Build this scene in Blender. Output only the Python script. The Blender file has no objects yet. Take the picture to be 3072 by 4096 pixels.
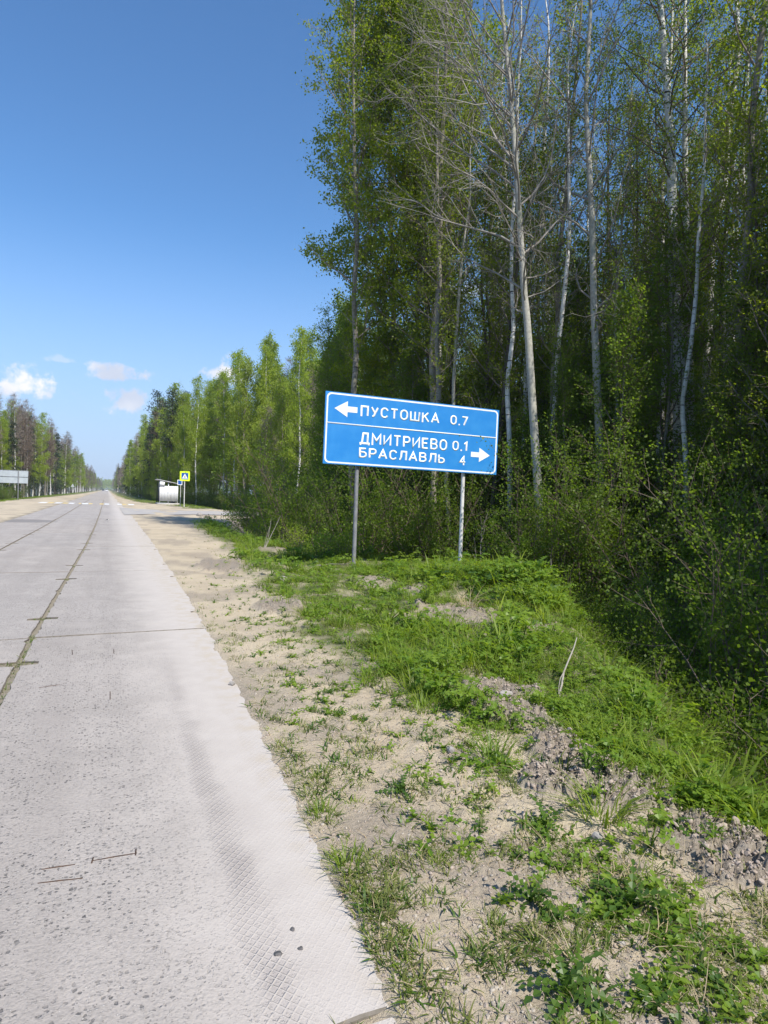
import bpy, math, random
import numpy as np
from mathutils import Vector, Matrix

S = bpy.context.scene
COL = S.collection
PI = math.pi

# ------------------------------------------------------------------ camera, sky, sun, exposure
CAMH = 1.6
FOC = 2650.0          # focal length in pixels of the 3072x4096 photograph
ROLL = math.radians(1.8)
YAW = math.radians(22.69)      # to the right of the road's direction (+Y)
PITCH = math.radians(-1.215)
cam = bpy.data.cameras.new("camera")
camo = bpy.data.objects.new("camera", cam)
COL.objects.link(camo)
cam.sensor_fit = 'VERTICAL'
cam.sensor_height = 34.6
cam.sensor_width = 34.6 * 0.75
cam.lens = FOC / 4096 * 34.6
cam.clip_start = 0.05
cam.clip_end = 9000
camo.location = (0, 0, CAMH)
camo.rotation_euler = (Matrix.Rotation(-YAW, 3, 'Z') @ Matrix.Rotation(PI / 2 + PITCH, 3, 'X') @ Matrix.Rotation(ROLL, 3, 'Z')).to_euler()
S.camera = camo

SUN_B = math.radians(164)      # bearing clockwise from the road's direction
SUN_E = math.radians(51)
w = bpy.data.worlds.new("World")
S.world = w
w.use_nodes = True
nt = w.node_tree
for n in list(nt.nodes):
    nt.nodes.remove(n)


class NT:
    """tiny helper for node trees"""
    def __init__(s, t):
        s.t = t

    def n(s, typ, **k):
        nd = s.t.nodes.new(typ)
        ins = k.pop('ins', {})
        for a, b in k.items():
            setattr(nd, a, b)
        for a, b in ins.items():
            s.set(nd.inputs[a], b)
        return nd

    def set(s, sock, v):
        if isinstance(v, bpy.types.NodeSocket):
            s.t.links.new(v, sock)
        elif isinstance(v, bpy.types.Node):
            s.t.links.new(v.outputs[0], sock)
        else:
            if sock.type == 'RGBA' and hasattr(v, '__len__') and len(v) == 3:
                v = (*v, 1)
            sock.default_value = v

    def m(s, op, a, b=0.0, c=0.0, clamp=False):
        nd = s.n('ShaderNodeMath', operation=op, use_clamp=clamp)
        s.set(nd.inputs[0], a)
        s.set(nd.inputs[1], b)
        s.set(nd.inputs[2], c)
        return nd.outputs[0]

    def mix(s, f, a, b, blend='MIX'):
        nd = s.n('ShaderNodeMix', data_type='RGBA', blend_type=blend)
        s.set(nd.inputs[0], f)
        s.set(nd.inputs[6], a)
        s.set(nd.inputs[7], b)
        return nd.outputs[2]

    def ramp(s, f, lo, hi, a=0.0, b=1.0, smooth=True):
        nd = s.n('ShaderNodeMapRange', interpolation_type='SMOOTHSTEP' if smooth else 'LINEAR')
        for i, v in enumerate((f, lo, hi, a, b)):
            s.set(nd.inputs[i], v)
        return nd.outputs[0]

    def noise(s, vec, scale, detail=3.0, rough=0.55, dist=0.0):
        nd = s.n('ShaderNodeTexNoise')
        if vec is not None:
            s.set(nd.inputs['Vector'], vec)
        nd.inputs['Scale'].default_value = scale
        nd.inputs['Detail'].default_value = detail
        nd.inputs['Roughness'].default_value = rough
        nd.inputs['Distortion'].default_value = dist
        return nd.outputs['Fac']


def bearing_dir(b, e=0.0):
    return Vector((math.sin(b) * math.cos(e), math.cos(b) * math.cos(e), math.sin(e)))


W = NT(nt)
sky = W.n('ShaderNodeTexSky', sky_type='NISHITA', sun_disc=False)
sky.sun_elevation = SUN_E
sky.sun_rotation = SUN_B
sky.altitude = 100
sky.air_density = 1.0
sky.dust_density = 0.3
sky.ozone_density = 2.0
SKY_K = 0.112
skyc = W.mix(1.0, sky.outputs[0], (SKY_K * 0.62, SKY_K * 0.90, SKY_K * 1.12), 'MULTIPLY')
tc = W.n('ShaderNodeTexCoord')
dirv = tc.outputs['Generated']
sepd = W.n('ShaderNodeSeparateXYZ'); W.set(sepd.inputs[0], dirv)
skyc = W.mix(W.ramp(sepd.outputs[2], 0.38, -0.04, 0, 0.95), skyc, (0.33, 0.41, 0.58))


def dot(v, c):
    nd = W.n('ShaderNodeVectorMath', operation='DOT_PRODUCT')
    W.set(nd.inputs[0], v)
    nd.inputs[1].default_value = c
    return nd.outputs['Value']


nz = W.noise(dirv, 40, 6, 0.62)
nz2 = W.noise(dirv, 11, 3, 0.5)
# far cumulus clouds: bearing from the road, elevation, half width, half height (radians), opacity
CL = [(-0.108, 0.130, .048, .022, 1), (0.006, 0.157, .040, .013, .95), (0.022, 0.121, .025, .023, .9), (-0.065, 0.171, .018, .006, .3),
      (0.165, 0.172, .040, .020, 1), (0.50, 0.30, .06, .02, .6), (0.40, 0.13, .09, .03, .9), (0.75, 0.16, .12, .03, .9),
      (-0.45, 0.14, .09, .025, .9), (-0.8, 0.2, .08, .02, .9), (1.2, 0.12, .09, .025, .9), (-1.4, 0.15, .1, .03, .9), (2.0, 0.16, .1, .03, .9),
      (2.7, 0.13, .1, .03, .9), (-2.2, 0.18, .1, .03, .9)]
mask = None
for b, e, hw, hh, op in CL:
    C_ = bearing_dir(b, e)
    R_ = Vector((math.cos(b), -math.sin(b), 0))
    U_ = R_.cross(C_)
    a = W.m('DIVIDE', dot(dirv, R_), hw)
    bb = W.m('DIVIDE', dot(dirv, U_), hh)
    low = W.m('MULTIPLY', W.m('MINIMUM', bb, 0.0), 1.5)
    bb = W.m('ADD', W.m('MAXIMUM', bb, 0.0), low)
    d = W.m('SQRT', W.m('ADD', W.m('MULTIPLY', a, a), W.m('MULTIPLY', bb, bb)))
    d = W.m('ADD', d, W.m('MULTIPLY', W.m('SUBTRACT', nz, 0.5), 3.4))
    mk = W.ramp(d, 1.15, 0.35, 0, op)
    mk = W.m('MULTIPLY', mk, W.m('GREATER_THAN', dot(dirv, C_), 0.5))
    mask = mk if mask is None else W.m('MAXIMUM', mask, mk)
cloudc = W.mix(W.ramp(nz2, 0.35, 0.65), (0.44, 0.48, 0.58), (0.67, 0.67, 0.70))
col = W.mix(mask, skyc, cloudc)
bg = W.n('ShaderNodeBackground', ins={'Color': col})
out = W.n('ShaderNodeOutputWorld', ins={'Surface': bg})

sd = bpy.data.lights.new("sun", 'SUN')
sd.energy = 4.2
sd.angle = math.radians(0.53)
sd.color = (1.0, 0.955, 0.88)
so = bpy.data.objects.new("sun", sd)
COL.objects.link(so)
so.location = (20, -20, 40)
so.rotation_euler = bearing_dir(SUN_B, SUN_E).to_track_quat('Z', 'Y').to_euler()

S.view_settings.view_transform = 'Standard'
S.view_settings.look = 'None'
S.view_settings.gamma = 1
S.view_settings.use_curve_mapping = False
S.view_settings.exposure = 0.62
S.cycles.max_bounces = 6
S.cycles.diffuse_bounces = 3
S.cycles.transmission_bounces = 4
S.cycles.use_denoising = True

# ------------------------------------------------------------------ helpers
rng = np.random.default_rng(7)


def tag(o, label=None, cat=None, group=None, kind=None):
    if label: o['label'] = label
    if cat: o['category'] = cat
    if group: o['group'] = group
    if kind: o['kind'] = kind
    return o


class MB:
    def __init__(s):
        s.v = []; s.f = []; s.m = []; s.n = 0

    def add(s, V, F, mat=0):
        V = np.asarray(V, dtype=np.float32).reshape(-1, 3)
        F = np.asarray(F, dtype=np.int32)
        s.v.append(V)
        s.f.append(F + s.n)
        s.m.append(mat)
        s.n += len(V)

    def box(s, x0, x1, y0, y1, z0, z1, mat=0):
        V = [(x, y, z) for z in (z0, z1) for y in (y0, y1) for x in (x0, x1)]
        s.add(V, [(0, 2, 3, 1), (4, 5, 7, 6), (0, 1, 5, 4), (2, 6, 7, 3), (0, 4, 6, 2), (1, 3, 7, 5)], mat)

    def mesh(s, name, mats, smooth=False):
        me = bpy.data.meshes.new(name)
        V = np.concatenate(s.v)
        me.vertices.add(len(V))
        me.vertices.foreach_set('co', V.ravel())
        li = np.concatenate([f.ravel() for f in s.f])
        tot = np.concatenate([np.full(len(f), f.shape[1], np.int32) for f in s.f])
        me.loops.add(len(li))
        me.loops.foreach_set('vertex_index', li)
        me.polygons.add(len(tot))
        st = np.zeros(len(tot), np.int32)
        st[1:] = np.cumsum(tot)[:-1]
        me.polygons.foreach_set('loop_start', st)
        mi = np.concatenate([np.full(len(f), m, np.int32) for f, m in zip(s.f, s.m)])
        me.polygons.foreach_set('material_index', mi)
        if smooth:
            me.polygons.foreach_set('use_smooth', np.ones(len(tot), bool))
        for m in (mats if isinstance(mats, (list, tuple)) else [mats]):
            me.materials.append(m)
        me.update(calc_edges=True)
        return me

    def obj(s, name, mats, parent=None, loc=(0, 0, 0), smooth=False):
        return link(name, s.mesh(name, mats, smooth), parent, loc)


def link(name, me, parent=None, loc=(0, 0, 0), rz=0.0, sc=1.0):
    o = bpy.data.objects.new(name, me)
    COL.objects.link(o)
    o.location = loc
    if rz: o.rotation_euler.z = rz
    if sc != 1.0: o.scale = (sc, sc, sc)
    if parent: o.parent = parent
    return o


def tube(P, R, sides=6):
    P = np.asarray(P, float)
    k = len(P)
    R = np.broadcast_to(np.asarray(R, float), (k,))
    T = np.gradient(P, axis=0)
    T /= np.linalg.norm(T, axis=1)[:, None] + 1e-9
    ref = np.array([1.0, 0.13, 0]) if abs(T[0][2]) > 0.6 else np.array([0, 0.1, 1.0])
    A = np.cross(T, ref)
    A /= np.linalg.norm(A, axis=1)[:, None] + 1e-9
    B = np.cross(T, A)
    th = np.arange(sides) * 2 * PI / sides
    V = P[:, None, :] + R[:, None, None] * (np.cos(th)[None, :, None] * A[:, None, :] + np.sin(th)[None, :, None] * B[:, None, :])
    i = np.arange(k - 1)[:, None] * sides
    j = np.arange(sides)[None, :]
    j2 = (j + 1) % sides
    F = np.stack([i + j, i + j2, i + sides + j2, i + sides + j], -1).reshape(-1, 4)
    return V.reshape(-1, 3), F


def capped_tube(mb, P, R, sides=12, mat=0):
    V, F = tube(P, R, sides)
    mb.add(V, F, mat)
    n = len(V)
    mb.add(V[n - sides:], [list(range(sides))], mat)
    mb.add(V[:sides], [list(range(sides))[::-1]], mat)


def lattice(seed, n=64):
    return np.random.default_rng(seed).random((n, n))


_L = [lattice(s) for s in range(6)]


def vnoise(x, y, k=0):
    L = _L[k % 6]
    xi = np.floor(x).astype(int); yi = np.floor(y).astype(int)
    fx = x - xi; fy = y - yi
    fx = fx * fx * (3 - 2 * fx); fy = fy * fy * (3 - 2 * fy)
    g = lambda a, b: L[a % 64, b % 64]
    return (g(xi, yi) * (1 - fx) + g(xi + 1, yi) * fx) * (1 - fy) + (g(xi, yi + 1) * (1 - fx) + g(xi + 1, yi + 1) * fx) * fy


def fbm(x, y, sc, oct=4, k=0, gain=0.5):
    v = 0; a = 1; t = 0
    for i in range(oct):
        v = v + a * vnoise(x * sc + 17.3 * i, y * sc - 9.1 * i, k + i)
        t += a; a *= gain; sc *= 2.07
    return v / t


def sstep(x, a, b):
    t = np.clip((x - a) / (b - a), 0, 1)
    return t * t * (3 - 2 * t)


# ------------------------------------------------------------------ materials
def new_mat(name):
    m = bpy.data.materials.new(name)
    m.use_nodes = True
    m.node_tree.nodes.clear()
    return m, NT(m.node_tree)


def principled(N, color, rough=0.8, bump=None, bump_s=0.3, bump_d=0.01, metal=0.0, spec=0.3):
    p = N.n('ShaderNodeBsdfPrincipled')
    N.set(p.inputs['Base Color'], color)
    N.set(p.inputs['Roughness'], rough)
    p.inputs['Metallic'].default_value = metal
    p.inputs['Specular IOR Level'].default_value = spec
    if bump is not None:
        b = N.n('ShaderNodeBump')
        b.inputs['Strength'].default_value = bump_s
        b.inputs['Distance'].default_value = bump_d
        N.set(b.inputs['Height'], bump)
        N.set(p.inputs['Normal'], b.outputs[0])
    o = N.n('ShaderNodeOutputMaterial')
    N.set(o.inputs['Surface'], p.outputs[0])
    return p


def simple(name, c, rough=0.6, c2=None, scale=8.0, metal=0.0, bump=0.0, spec=0.3):
    m, N = new_mat(name)
    tcn = N.n('ShaderNodeTexCoord').outputs['Object']
    nz_ = N.noise(tcn, scale, 4)
    if c2 is None: c2 = tuple(x * 0.8 for x in c)
    principled(N, N.mix(N.ramp(nz_, 0.35, 0.7), c, c2), rough, nz_ if bump else None, bump, 0.01, metal, spec)
    return m


def leaf_mat(name, c1, c2, transl, t_fac=0.42, rough=0.5):
    m, N = new_mat(name)
    g = N.n('ShaderNodeNewGeometry')
    oi = N.n('ShaderNodeObjectInfo')
    f = N.m('ADD', N.m('MULTIPLY', g.outputs['Random Per Island'], 0.5), N.m('MULTIPLY', oi.outputs['Random'], 0.5))
    c = N.mix(f, c1, c2)
    tr = N.mix(1.0, c, transl, 'MULTIPLY')
    p = N.n('ShaderNodeBsdfPrincipled')
    N.set(p.inputs['Base Color'], c)
    p.inputs['Roughness'].default_value = rough
    p.inputs['Specular IOR Level'].default_value = 0.35
    t = N.n('ShaderNodeBsdfTranslucent')
    N.set(t.inputs['Color'], tr)
    mx = N.n('ShaderNodeMixShader')
    mx.inputs[0].default_value = t_fac
    N.set(mx.inputs[1], p.outputs[0])
    N.set(mx.inputs[2], t.outputs[0])
    o = N.n('ShaderNodeOutputMaterial')
    N.set(o.inputs['Surface'], mx.outputs[0])
    return m


def bark_mat(name, light, dark, marks, amount, lichen=(0.2, 0.22, 0.1), vert=False):
    """pale bark with short dark sideways marks"""
    m, N = new_mat(name)
    co = N.n('ShaderNodeTexCoord').outputs['Object']
    mp = N.n('ShaderNodeMapping')
    N.set(mp.inputs['Vector'], co)
    mp.inputs['Scale'].default_value = (5, 5, 1.0) if vert else (1.7, 1.7, 11)
    n1 = N.noise(mp.outputs[0], 1.6, 4, 0.6)
    n2 = N.noise(co, 1.3, 3)
    n3 = N.noise(co, 14, 4)
    c = N.mix(N.ramp(n3, 0.3, 0.75), light, dark)
    c = N.mix(N.ramp(n1, amount, amount + 0.05), c, marks)
    c = N.mix(N.m('MULTIPLY', N.ramp(n2, 0.5, 0.72), 0.5), c, lichen)
    principled(N, c, 0.8, n1, 0.35, 0.02)
    return m


M = {}
M['birch'] = bark_mat('birch_bark', (0.74, 0.72, 0.68), (0.55, 0.52, 0.47), (0.035, 0.03, 0.025), 0.585, (0.42, 0.42, 0.36))
M['aspen'] = bark_mat('aspen_bark', (0.44, 0.42, 0.36), (0.30, 0.285, 0.24), (0.09, 0.08, 0.06), 0.66, (0.33, 0.33, 0.2))
M['grey'] = bark_mat('grey_bark', (0.30, 0.27, 0.22), (0.16, 0.14, 0.11), (0.05, 0.045, 0.035), 0.60, (0.16, 0.17, 0.09))
M['dark'] = bark_mat('dark_bark', (0.14, 0.115, 0.09), (0.07, 0.06, 0.045), (0.03, 0.025, 0.02), 0.55, (0.10, 0.11, 0.05), True)
M['twig_pale'] = simple('pale_twigs', (0.33, 0.30, 0.26), 0.7, (0.20, 0.175, 0.145), 3)
M['twig_brown'] = simple('brown_twigs', (0.20, 0.15, 0.115), 0.8, (0.12, 0.09, 0.065), 3)
M['twig_grey'] = simple('grey_twigs', (0.27, 0.225, 0.19), 0.8, (0.16, 0.13, 0.105), 3)
M['leaf'] = leaf_mat('leaves_green', (0.105, 0.150, 0.010), (0.185, 0.225, 0.020), (2.4, 2.4, 1.0), 0.5)
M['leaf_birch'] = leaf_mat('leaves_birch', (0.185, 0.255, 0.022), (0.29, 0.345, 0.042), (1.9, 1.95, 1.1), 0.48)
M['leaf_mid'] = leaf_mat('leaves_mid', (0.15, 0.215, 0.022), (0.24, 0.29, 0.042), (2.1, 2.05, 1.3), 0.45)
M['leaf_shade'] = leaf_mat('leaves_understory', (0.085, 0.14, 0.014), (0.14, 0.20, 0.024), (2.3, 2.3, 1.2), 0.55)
M['needle'] = leaf_mat('needles', (0.022, 0.042, 0.018), (0.04, 0.062, 0.024), (1.5, 1.5, 1.2), 0.15)
M['grass'] = leaf_mat('grass_blades', (0.10, 0.18, 0.016), (0.25, 0.32, 0.04), (2.1, 2.0, 1.0), 0.48, 0.45)
M['grass_dull'] = leaf_mat('grass_dull', (0.09, 0.13, 0.025), (0.20, 0.21, 0.06), (1.5, 1.5, 1.0), 0.35, 0.5)
M['herb'] = leaf_mat('herb_leaves', (0.09, 0.185, 0.02), (0.23, 0.32, 0.04), (2.1, 2.0, 1.0), 0.48, 0.45)
M['dandelion'] = leaf_mat('dandelion_leaves', (0.045, 0.10, 0.015), (0.09, 0.155, 0.022), (1.6, 1.7, 1.0), 0.35, 0.4)
M['straw'] = leaf_mat('dry_straw', (0.36, 0.27, 0.16), (0.50, 0.40, 0.25), (1.0, 1.0, 0.9), 0.25, 0.7)
M['stone'] = simple('stone', (0.36, 0.33, 0.30), 0.85, (0.22, 0.2, 0.18), 12, bump=0.4)
M['pebble'] = leaf_mat('pebbles', (0.22, 0.19, 0.16), (0.50, 0.44, 0.36), (1, 1, 1), 0.0, 0.8)
M['clod'] = leaf_mat('clods', (0.27, 0.215, 0.175), (0.42, 0.345, 0.285), (1, 1, 1), 0.0, 0.9)

# ground: the kinds of ground come as attributes (how grassy / how loamy / how littered a spot is)
m, N = new_mat('ground')
geo = N.n('ShaderNodeNewGeometry').outputs['Position']
at_g = N.n('ShaderNodeAttribute', attribute_name='grassy').outputs['Fac']
at_s = N.n('ShaderNodeAttribute', attribute_name='loamy').outputs['Fac']
at_f = N.n('ShaderNodeAttribute', attribute_name='litter').outputs['Fac']
n1 = N.noise(geo, 1.1, 5); n2 = N.noise(geo, 45, 5, 0.65); n3 = N.noise(geo, 260, 3, 0.7)
sand = N.mix(N.ramp(n1, 0.3, 0.7), (0.52, 0.435, 0.315), (0.43, 0.355, 0.26))
sand = N.mix(N.m('MULTIPLY', N.ramp(n2, 0.52, 0.75), 0.55), sand, (0.24, 0.195, 0.15))
sand = N.mix(N.m('MULTIPLY', N.ramp(n3, 0.55, 0.7), 0.45), sand, (0.60, 0.53, 0.42))
loam = N.mix(N.ramp(n2, 0.4, 0.7), (0.33, 0.28, 0.225), (0.21, 0.175, 0.14))
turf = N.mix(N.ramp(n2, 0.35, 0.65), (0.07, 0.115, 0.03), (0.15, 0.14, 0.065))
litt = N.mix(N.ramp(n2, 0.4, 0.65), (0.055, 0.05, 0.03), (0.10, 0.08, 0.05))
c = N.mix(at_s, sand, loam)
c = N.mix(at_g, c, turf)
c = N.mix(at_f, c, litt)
hh_ = N.m('ADD', N.m('MULTIPLY', n2, 1.0), N.m('MULTIPLY', n3, 0.35))
principled(N, c, 0.95, hh_, 1.0, 0.016, spec=0.12)
M['ground'] = m

# concrete with exposed pebbles, smooth laitance along the outer edge with the print of a wire net
m, N = new_mat('concrete')
geo = N.n('ShaderNodeNewGeometry').outputs['Position']
sep = N.n('ShaderNodeSeparateXYZ'); N.set(sep.inputs[0], geo)
X, Y = sep.outputs[0], sep.outputs[1]
oi = N.n('ShaderNodeObjectInfo').outputs['Random']
nA = N.noise(geo, 0.9, 4); nB = N.noise(geo, 7, 4, 0.6); nC = N.noise(geo, 120, 3, 0.6); nD = N.noise(geo, 2.3, 3)
base = N.mix(N.ramp(nA, 0.3, 0.7), (0.43, 0.385, 0.35), (0.36, 0.322, 0.292))
base = N.mix(N.m('MULTIPLY', N.ramp(nB, 0.4, 0.7), 0.4), base, (0.49, 0.435, 0.39))
trk = N.n('ShaderNodeMapping'); N.set(trk.inputs['Vector'], geo); trk.inputs['Scale'].default_value = (2.6, .10, 1)
base = N.mix(N.m('MULTIPLY', N.ramp(N.noise(trk.outputs[0], 1.0, 4, .6), .42, .62), .35), base, (0.30, 0.265, 0.24))
nM = N.noise(geo, 55, 5, 0.7)
base = N.mix(N.m('MULTIPLY', N.ramp(nM, 0.45, 0.66), 0.42), base, (0.24, 0.215, 0.195))
base = N.mix(N.m('MULTIPLY', oi, 0.22), base, (0.28, 0.27, 0.265))
# smooth light skin towards the outer edge of the right lane
edge = N.ramp(N.m('ADD', X, N.m('MULTIPLY', N.m('SUBTRACT', nD, 0.5), 0.9)), 0.0, 0.80)
rough_zone = N.m('SUBTRACT', 1.0, N.m('MULTIPLY', edge, 0.93))
patchy = N.m('MULTIPLY', rough_zone, N.ramp(nD, 0.28, 0.55))
nv = N.n('ShaderNodeTexNoise'); N.set(nv.inputs['Vector'], geo); nv.inputs['Scale'].default_value = 48; nv.inputs['Detail'].default_value = 2
va = N.n('ShaderNodeVectorMath', operation='MULTIPLY_ADD'); N.set(va.inputs[0], nv.outputs['Color']); va.inputs[1].default_value = (.022, .022, .0); N.set(va.inputs[2], geo)
vg = va.outputs[0]
vo = N.n('ShaderNodeTexVoronoi', feature='F1'); N.set(vo.inputs['Vector'], vg); vo.inputs['Scale'].default_value = 56
vo2 = N.n('ShaderNodeTexVoronoi', feature='F1'); N.set(vo2.inputs['Vector'], vg); vo2.inputs['Scale'].default_value = 120
rc = N.n('ShaderNodeSeparateColor'); N.set(rc.inputs[0], vo.outputs['Color'])
rc2 = N.n('ShaderNodeSeparateColor'); N.set(rc2.inputs[0], vo2.outputs['Color'])
peb = N.m('MULTIPLY', N.ramp(vo.outputs['Distance'], 0.42, 0.30), N.m('GREATER_THAN', rc.outputs[0], 0.70))
peb2 = N.m('MULTIPLY', N.ramp(vo2.outputs['Distance'], 0.45, 0.3), N.m('GREATER_THAN', rc2.outputs[0], 0.68))
pc = N.mix(rc.outputs[1], (0.07, 0.07, 0.07), (0.24, 0.22, 0.205))
pc2 = N.mix(rc2.outputs[1], (0.15, 0.14, 0.13), (0.62, 0.58, 0.54))
cc = N.mix(N.m('MULTIPLY', peb2, N.m('MULTIPLY', patchy, 0.75)), base, pc2)
cc = N.mix(N.m('MULTIPLY', peb, N.m('MULTIPLY', patchy, 0.85)), cc, pc)
cc = N.mix(edge, cc, N.mix(N.ramp(nB, 0.3, 0.7), (0.48, 0.435, 0.395), (0.455, 0.41, 0.372)))
# wire net: two families of crossing wires
def wires(ax, ay, per):
    s_ = N.m('ADD', N.m('MULTIPLY', X, ax), N.m('MULTIPLY', Y, ay))
    fr = N.m('FRACT', N.m('DIVIDE', s_, per))
    return N.ramp(N.m('ABSOLUTE', N.m('SUBTRACT', fr, 0.5)), 0.34, 0.45)
net = N.m('MAXIMUM', wires(0.77, 0.64, 0.029), wires(-0.77, 0.64, 0.029))
xn = N.m('ADD', X, N.m('MULTIPLY', N.m('SUBTRACT', nD, 0.5), 0.16))
band = N.m('MULTIPLY', N.ramp(xn, 0.44, 0.52), N.ramp(xn, 0.64, 0.53))
band = N.m('MULTIPLY', band, N.ramp(N.noise(geo, 3.1, 2), 0.25, 0.6, 0.3, 1.0))
band2 = N.m('MULTIPLY', N.ramp(xn, 0.80, 0.84), N.ramp(xn, 0.97, 0.90))
bandw = N.m('MULTIPLY', N.m('ADD', N.m('MULTIPLY', band, 1.0), N.m('MULTIPLY', N.m('ADD', edge, band2), 0.10)), N.ramp(Y, 9, 3.5))
cell = N.m('SUBTRACT', 1.0, net)
cc = N.mix(N.m('MULTIPLY', N.m('MULTIPLY', cell, bandw), 0.38, clamp=True), cc, (0.24, 0.205, 0.195))
# dark damp patch on the left lane and tyre darkening
dx = N.m('DIVIDE', N.m('ADD', X, 3.5), 1.35); dy = N.m('DIVIDE', N.m('SUBTRACT', Y, 35.0), 1.7)
dd = N.m('SQRT', N.m('ADD', N.m('MULTIPLY', dx, dx), N.m('MULTIPLY', dy, dy)))
stain = N.ramp(N.m('ADD', dd, N.m('SUBTRACT', nB, 0.5)), 1.05, 0.9)
cc = N.mix(N.m('MULTIPLY', stain, 0.65), cc, (0.17, 0.16, 0.155))
sandy = N.m('MULTIPLY', N.ramp(nB, 0.42, 0.66), N.ramp(xn, 0.72, 1.02))
cc = N.mix(N.m('MULTIPLY', sandy, 0.75), cc, (0.45, 0.385, 0.30))
hgt = N.m('ADD', N.m('MULTIPLY', nC, 0.25), N.m('ADD', N.m('MULTIPLY', N.m('MULTIPLY', peb2, patchy), 0.7), N.m('MULTIPLY', N.m('MULTIPLY', net, bandw), 0.6)))
hgt = N.m('SUBTRACT', hgt, N.m('MULTIPLY', N.m('MULTIPLY', peb, patchy), 0.8))
principled(N, cc, 0.85, N.m('ADD', hgt, N.m('MULTIPLY', N.m('MULTIPLY', nM, rough_zone), 1.2)), 0.8, 0.009, spec=0.2)
M['concrete'] = m

M['slab_edge'] = simple('dirty_slab_edge', (0.20, 0.175, 0.15), .95, (0.13, 0.115, 0.09), 20)
M['asphalt'] = simple('worn_asphalt', (0.34, 0.32, 0.31), 0.9, (0.42, 0.38, 0.33), 1.2, bump=0.3)
M['white_line'] = simple('white_road_paint', (0.80, 0.80, 0.80), 0.6, (0.60, 0.59, 0.57), 5)
M['yellow_line'] = simple('yellow_road_paint', (0.72, 0.52, 0.16), 0.6, (0.55, 0.45, 0.25), 4)

# ------------------------------------------------------------------ terrain
CR_Y = np.array([-60, -20, -4, 0, 2.1, 3.3, 4.7, 6.7, 9.6, 12, 13.7, 15, 16, 17, 18.5, 25, 34, 39, 40.5, 60, 64, 76, 90, 100, 4000])
CR_X = np.array([6, 4.5, 3.3, 2.8, 2.95, 3.5, 4.25, 5.4, 7.1, 8.3, 8.9, 8.6, 7.7, 5.9, 4.9, 4.5, 5.0, 5.8, 6.6, 9.0, 9.5, 9.5, 8.0, 6.5, 6.5])
ST_Y = np.array([-20, 1.9, 2.8, 3.7, 4.4, 6.0, 8.0, 13, 18.8, 29, 38, 40, 60, 66, 78, 92, 130, 205, 4000])
ST_X = np.array([2.5, 2.45, 2.4, 2.3, 2.0, 1.85, 1.85, 2.3, 2.9, 3.3, 4.0, 60, 60, 8, 5.6, 3.6, 2.4, 1.7, 1.7])
LG_Y = np.array([-50, 20, 40, 60, 73, 95, 130, 200, 4000])
LG_X = np.array([-6.0, -6.2, -9, -14, -9.6, -9.3, -8.2, -7.0, -6.5])
CLODS = [(3.1, 4.75, .38, .28), (2.85, 4.2, .26, .3), (2.72, 3.4, .26, .38), (2.62, 2.85, .30, .34), (2.75, 2.15, .36, .36), (2.35, 3.0, .18, .2), (4.75, 7.9, .75, 1.15), (4.0, 6.4, .3, .4),
         (3.3, 14.6, .5, .3), (4.3, 18.5, .5, .4), (2.4, 14.9, .6, 1.8), (2.2, 9.0, .3, .5), (3.4, 19.5, .4, .5), (4.6, 11.4, .35, .4), (4.9, 10.4, .3, .4)]


EG_Y = np.array([-50, 0, 2, 3.9, 5.1, 7.3, 13.6, 20, 30, 60, 90, 5000])
EG_X = np.array([.80, .80, .83, .92, .96, 1.05, 1.17, 1.25, 1.32, 1.38, 1.25, 1.1])
RC_Y = np.array([-50, 8, 13, 20, 30, 45, 80, 150, 400, 2500])
RC_X = np.array([0, 0, .08, .18, .25, .28, .25, .15, 0, 0])


def rc(y): return np.interp(y, RC_Y, RC_X)


def slab_edge(y):
    y = np.asarray(y, float)
    return np.interp(y, EG_Y, EG_X) + 0.032 * (fbm(y * 0 + 3.3, y, 1.6, 4, 0, .65) - 0.5) * 2


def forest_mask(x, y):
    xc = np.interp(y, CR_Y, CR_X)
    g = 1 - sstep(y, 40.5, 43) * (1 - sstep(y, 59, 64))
    return sstep(x - xc, 0.3, 1.8) * g, g


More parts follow.
